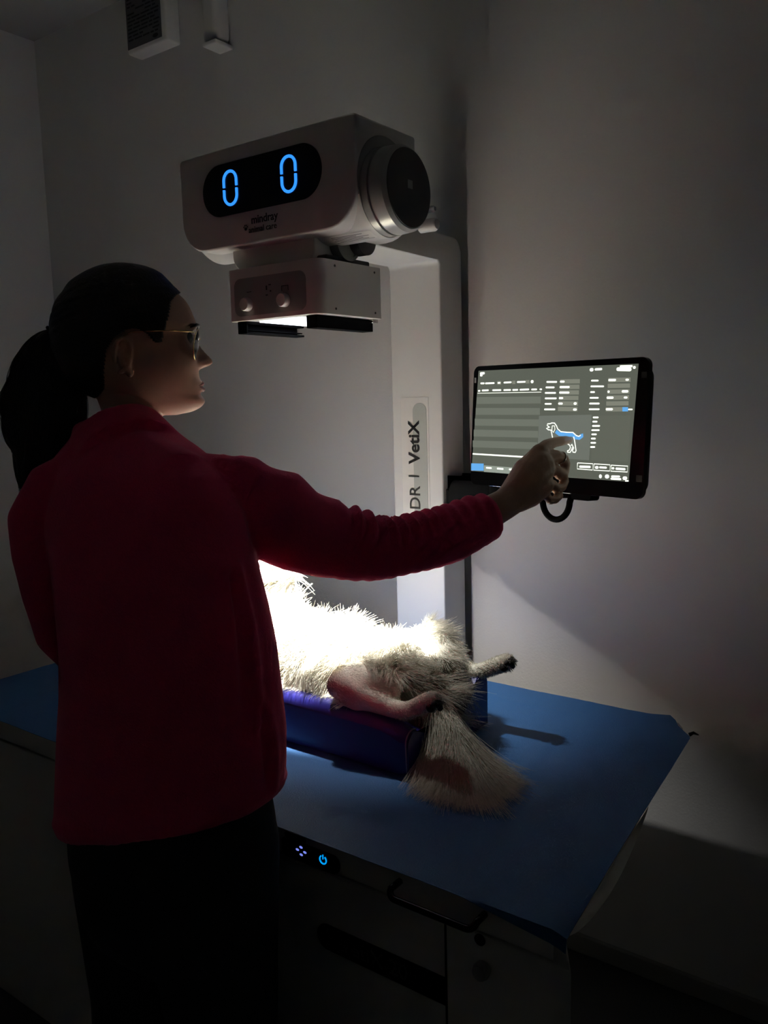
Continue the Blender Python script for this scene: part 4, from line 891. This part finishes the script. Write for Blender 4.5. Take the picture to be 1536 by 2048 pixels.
# pads, claws, nose
def paw(c, ax, up_, name_='paw_pad'):
    c, ax, up_ = Vector(c), Vector(ax).normalized(), Vector(up_).normalized(); s_ = ax.cross(up_)
    pm = MB(); pm.ball(tuple(c-ax*.006+up_*.004), (.0085, .0075, .0085), 10)
    for q in (-1.4, -.5, .5, 1.4): pm.ball(tuple(c+ax*(.012-.003*abs(q))+s_*(q*.0062)+up_*(.003)), (.0052, .0052, .0052), 8)
    mk(name_, pm, M['pad'], dog, True)
    for q in (-1.3, -.45, .45, 1.3):
        a_ = c+ax*(.014-.002*abs(q))+s_*(q*.006)-up_*.004
        mk('claw', MB().tube([a_, a_+ax*.006, a_+ax*.011+up_*.002], [.0016, .0012, .0004], 6), M['claw'], dog, True)
paw((-.325, .490, .945), (.87, 0, .45), (.35, -.55, -.70))
paw((-.337, .253, .938), (.87, 0, .30), (.55, -.55, -.45))
mk('nose', MB().ball((-1.282, .37, 1.018), (.012, .013, .011), 12), M['pad'], dog, True)

# coat of fur: strands grown from the skin
def grow(tri_w, NS, KP):
    T = []
    for f in DF:
        T.append((f[0], f[1], f[2]))
        if len(f) == 4: T.append((f[0], f[2], f[3]))
    T = np.array(T); A, B, C_ = DV[T[:, 0]], DV[T[:, 1]], DV[T[:, 2]]
    ar = np.linalg.norm(np.cross(B-A, C_-A), axis=1)*tri_w((A+B+C_)/3)
    idx = rng.choice(len(T), NS, p=ar/ar.sum()); r1 = np.sqrt(rng.random(NS)); r2 = rng.random(NS)
    wa, wb, wc = 1-r1, r1*(1-r2), r1*r2
    Pp = A[idx]*wa[:, None]+B[idx]*wb[:, None]+C_[idx]*wc[:, None]
    Nn = DN[T[idx, 0]]*wa[:, None]+DN[T[idx, 1]]*wb[:, None]+DN[T[idx, 2]]*wc[:, None]
    Nn /= np.linalg.norm(Nn, axis=1)[:, None]
    return Pp, Nn
def dist_seg(P, pts):
    best = np.full(len(P), 1e9)
    for A, B in zip(pts, pts[1:]):
        A, B = np.array(A), np.array(B); d = B-A; t_ = np.clip((P-A)@d/(d@d), 0, 1); best = np.minimum(best, np.linalg.norm(P-(A+t_[:, None]*d), axis=1))
    return best
nshin = [(-.560, .262, .945), (-.47, .262, .918), (-.402, .262, .912), (-.331, .262, .944)]
fshin = [(-.425, .498, .915), (-.405, .50, .912), (-.316, .50, .953)]
fthigh = [(-.455, .45, .93), (-.515, .485, .960), (-.45, .495, .925)]
tailp = [(-.40, .355, .878), (-.365, .335, .868), (-.33, .315, .85), (-.305, .30, .832)]
def lengths(P):
    L_ = np.full(len(P), .044)
    L_ = np.where(P[:, 0] > -.50, .032, L_)
    L_ = np.where((P[:, 2] > .965) & (P[:, 0] < -.58), .046, L_)
    L_ = np.where(dist_seg(P, fthigh) < .075, .024, L_)
    L_ = np.where((P[:, 0] > -.46) & (P[:, 1] > .34) & (P[:, 2] < .93), .052, L_)
    ds = dist_seg(P, fshin); L_ = np.where(ds < .032, .0055+.12*np.maximum(0, ds-.022), L_)
    ds = dist_seg(P, nshin); L_ = np.where(ds < .045, .0042+.30*np.maximum(0, ds-.035), L_)
    L_ = np.where(P[:, 0] < -1.12, .018, L_)
    return L_
def tri_w(P):
    w = np.ones(len(P)); w[P[:, 0] < -1.0] = .25; w[(P[:, 2] < .86) & (P[:, 0] < -.45)] = .15
    w[dist_seg(P, nshin) < .034] = 1.0
    return w
NS = 62000; KP = 8
Pp, Nn = grow(tri_w, NS, KP); L_ = lengths(Pp)
near_t = dist_seg(Pp, tailp) < .03; keep = ~near_t; Pp, Nn, L_ = Pp[keep], Nn[keep], L_[keep]; NS = len(Pp)
clump = np.array([[noise.noise(Vector((p[0]*26, p[1]*26, p[2]*26))), noise.noise(Vector((p[0]*26+40, p[1]*26, p[2]*26))), noise.noise(Vector((p[0]*26, p[1]*26+40, p[2]*26)))] for p in Pp])
wide = np.array([[noise.noise(Vector((p[0]*7+9, p[1]*7, p[2]*7))), noise.noise(Vector((p[0]*7, p[1]*7+9, p[2]*7))), noise.noise(Vector((p[0]*7, p[1]*7, p[2]*7+9)))] for p in Pp])
flow = np.zeros((NS, 3))
side = np.sign(Pp[:, 1]-.37)
flow[:, 1] = side*.5; flow[:, 2] = -.35
onb = Pp[:, 2] > .985
flow[onb] = np.array([-.05, -.10, .25])
leg = (dist_seg(Pp, fthigh) < .075); flow[leg] = np.array([.55, -.15, -.65])
rump = Pp[:, 0] > -.45; flow[rump & ~leg] = np.array([.75, .12, -.6])
sh_ = dist_seg(Pp, fshin) < .032; flow[sh_] = np.array([.9, 0, .35])
sh2 = dist_seg(Pp, nshin) < .045; flow[sh2] = np.array([1.0, 0, -.1])
lay = np.where(L_ < .012, .22, np.where(leg, .45, .62))
di = Nn*lay[:, None]+flow*(1.05-lay*.5)[:, None]+clump*1.15+wide*.85+rng.normal(0, .10, (NS, 3))
di -= Nn*np.minimum(0, np.sum(di*Nn, axis=1)-.15)[:, None]
di /= np.linalg.norm(di, axis=1)[:, None]
L_ = L_*rng.uniform(.65, 1.2, NS)*(1+.5*clump[:, 0])
stray = rng.random(NS) < .02; L_[stray] *= 1.35
t_ = np.linspace(0, 1, KP)
curl = rng.normal(0, .20, (NS, 3))+clump[:, [2, 0, 1]]*1.1
P = Pp[:, None, :]+di[:, None, :]*(L_[:, None, None]*t_[None, :, None])+(curl*(L_[:, None]*.42))[:, None, :]*(t_**2)[None, :, None]
P[:, :, 2] -= (L_[:, None]*.22)*(t_**2)[None, :]
P[:, :, 2] = np.maximum(P[:, :, 2], .8075)
tw = (P[:, :, 0] < -.385) & (P[:, :, 1] < .31)
P[:, :, 2] = np.where(tw, np.maximum(P[:, :, 2], .9055-.024*np.clip((P[:, :, 0]+.47)/.09, 0, 1)**2.2), P[:, :, 2])
R = np.linspace(1, .25, KP)[None, :]*np.where(L_ < .012, .00038, .00046)[:, None]
P1, R1 = P, R
# tail plume
NT = 15000; KP = 8; P = np.zeros((NT, KP, 3)); Ls = np.zeros(NT)
tp = np.array(tailp); segl = np.linalg.norm(np.diff(tp, axis=0), axis=1); cl = np.concatenate([[0], np.cumsum(segl)])
for i in range(NT):
    s = cl[-1]*rng.random()**.8; j = min(int(np.searchsorted(cl, s)-1), len(segl)-1) if s > 0 else 0; f_ = (s-cl[j])/segl[j]
    c_ = tp[j]*(1-f_)+tp[j+1]*f_; q = s/cl[-1]
    rr = .022*(1-q)+.007; an = rng.uniform(0, 2*PI); ro = c_+np.array([rr*math.cos(an)*.6, rr*math.cos(an)*.8, rr*math.sin(an)])*rng.random()**.5
    fan = float(np.clip(rng.normal(.05, .52), -.85, 1.05))
    az = math.radians(-47+fan*58)
    # azimuth 0 = +X, negative = towards the front edge of the table
    fan = fan+.10*math.sin(fan*23)
    cl_ = noise.noise(Vector((fan*11, q*4, 0)))*.50+noise.noise(Vector((fan*37, q*9, 5)))*.25
    d_ = np.array([math.cos(az+cl_), math.sin(az+cl_), 0]); ln = (.135-.035*abs(fan)+.05*noise.noise(Vector((fan*16, q*5, 9))))*rng.uniform(.55, 1.12)*(1.0-.12*(1-q))
    h0 = ro[2]-.8085; lift = rng.uniform(0, .026)*(1-abs(fan)*.3)+max(0, noise.noise(Vector((fan*14, 7, q*2))))*.012
    bx = np.array([.8, -.45, 0])*(1-q)*.05
    for k in range(KP):
        tt = k/(KP-1); z = .8085+lift*(1-tt)+h0*(1-tt)**1.7
        P[i, k] = (ro[0]+d_[0]*ln*tt+bx[0]*tt, ro[1]+d_[1]*ln*tt+bx[1]*tt+math.sin(tt*5+fan*20)*.0012, max(.8075, min(z, ro[2]+.004)))
    Ls[i] = ln
P = np.where((P[:, :, 0:1] < -.374) & (P[:, :, 1:2] < .30) & (P[:, :, 2:3] < .86), np.concatenate([np.full_like(P[:, :, 0:1], -.373), P[:, :, 1:]], axis=2), P)
R = np.linspace(1, .3, KP)[None, :]*np.full((NT, 1), .00036)
f1 = curves_obj('fur', P1, R1, M['fur'], dog); f1['kind'] = 'stuff'
f2 = curves_obj('tail_fur', P, R, M['fur'], dog); f2['kind'] = 'stuff'

# ------------------------------------------------------------------ light
def area(name, loc, size, power, col=(1, 1, 1), spread=180, sy=None):
    l = bpy.data.lights.new(name, 'AREA'); l.energy = power; l.color = col; l.size = size; l.spread = math.radians(spread)
    if sy: l.shape = 'RECTANGLE'; l.size_y = sy
    else: l.shape = 'DISK'
    o = bpy.data.objects.new(name, l); COL.objects.link(o); o.location = loc; ROOTS.append(o); return o
def spot(name, x, y, energy, size, blend, square, rot, rad=.014, asp=1):
    l = bpy.data.lights.new(name, 'SPOT'); l.energy = energy; l.color = WARM; l.spot_size = math.radians(size); l.spot_blend = blend; l.use_square = square; l.shadow_soft_size = rad
    o = bpy.data.objects.new(name, l); COL.objects.link(o); o.location = (x, y, 1.594); o.rotation_euler = [math.radians(q) for q in rot]; o.scale = (1, asp, 1); ROOTS.append(o)
spot('collimator_spill', -.706, .385, LAMP, SPREAD, SBL, False, (11, -5, 0), .012)
spot('collimator_field', -.706, .388, FIELD, FSIZE, FBL, True, (1.9, TILT, 0), .014, FASP)

w = bpy.data.worlds.new('night'); bpy.context.scene.world = w; w.use_nodes = True
w.node_tree.nodes['Background'].inputs[0].default_value = (.5, .4, .38, 1); w.node_tree.nodes['Background'].inputs[1].default_value = 0.002

# ------------------------------------------------------------------ camera
cd = bpy.data.cameras.new('camera'); cam = bpy.data.objects.new('camera', cd); COL.objects.link(cam)
rt = Vector((.8080, .5889, -.0252)).normalized(); fw = Vector((-.5864, .7988, -.1343)).normalized(); up = rt.cross(fw).normalized(); rt = fw.cross(up)
cam.matrix_world = Matrix(((rt.x, up.x, -fw.x, .402), (rt.y, up.y, -fw.y, -.879), (rt.z, up.z, -fw.z, 1.45), (0, 0, 0, 1)))
cd.sensor_fit = 'HORIZONTAL'; cd.sensor_width = 36; cd.lens = 36*1677/1536; cd.clip_start = .01
bpy.context.scene.camera = cam

# floor to z = 0 and real metres
for o in ROOTS:
    o.location = (Vector(o.location)-Vector((0, 0, FZ)))*SC
    if o.type != 'LIGHT': o.scale = (SC, SC, SC)
m_ = cam.matrix_world.copy(); m_.translation = (m_.translation-Vector((0, 0, FZ)))*SC; cam.matrix_world = m_
s = bpy.context.scene
s.view_settings.view_transform = 'Standard'; s.view_settings.look = 'None'; s.view_settings.gamma = 1; s.view_settings.use_curve_mapping = False
s.view_settings.exposure = EXPO
s.cycles.use_denoising = True
s.cycles.diffuse_bounces = 4; s.cycles.glossy_bounces = 3; s.cycles.transmission_bounces = 4; s.cycles.max_bounces = 8; s.cycles.use_adaptive_sampling = True; s.cycles.adaptive_threshold = .05; s.cycles.sample_clamp_indirect = 10
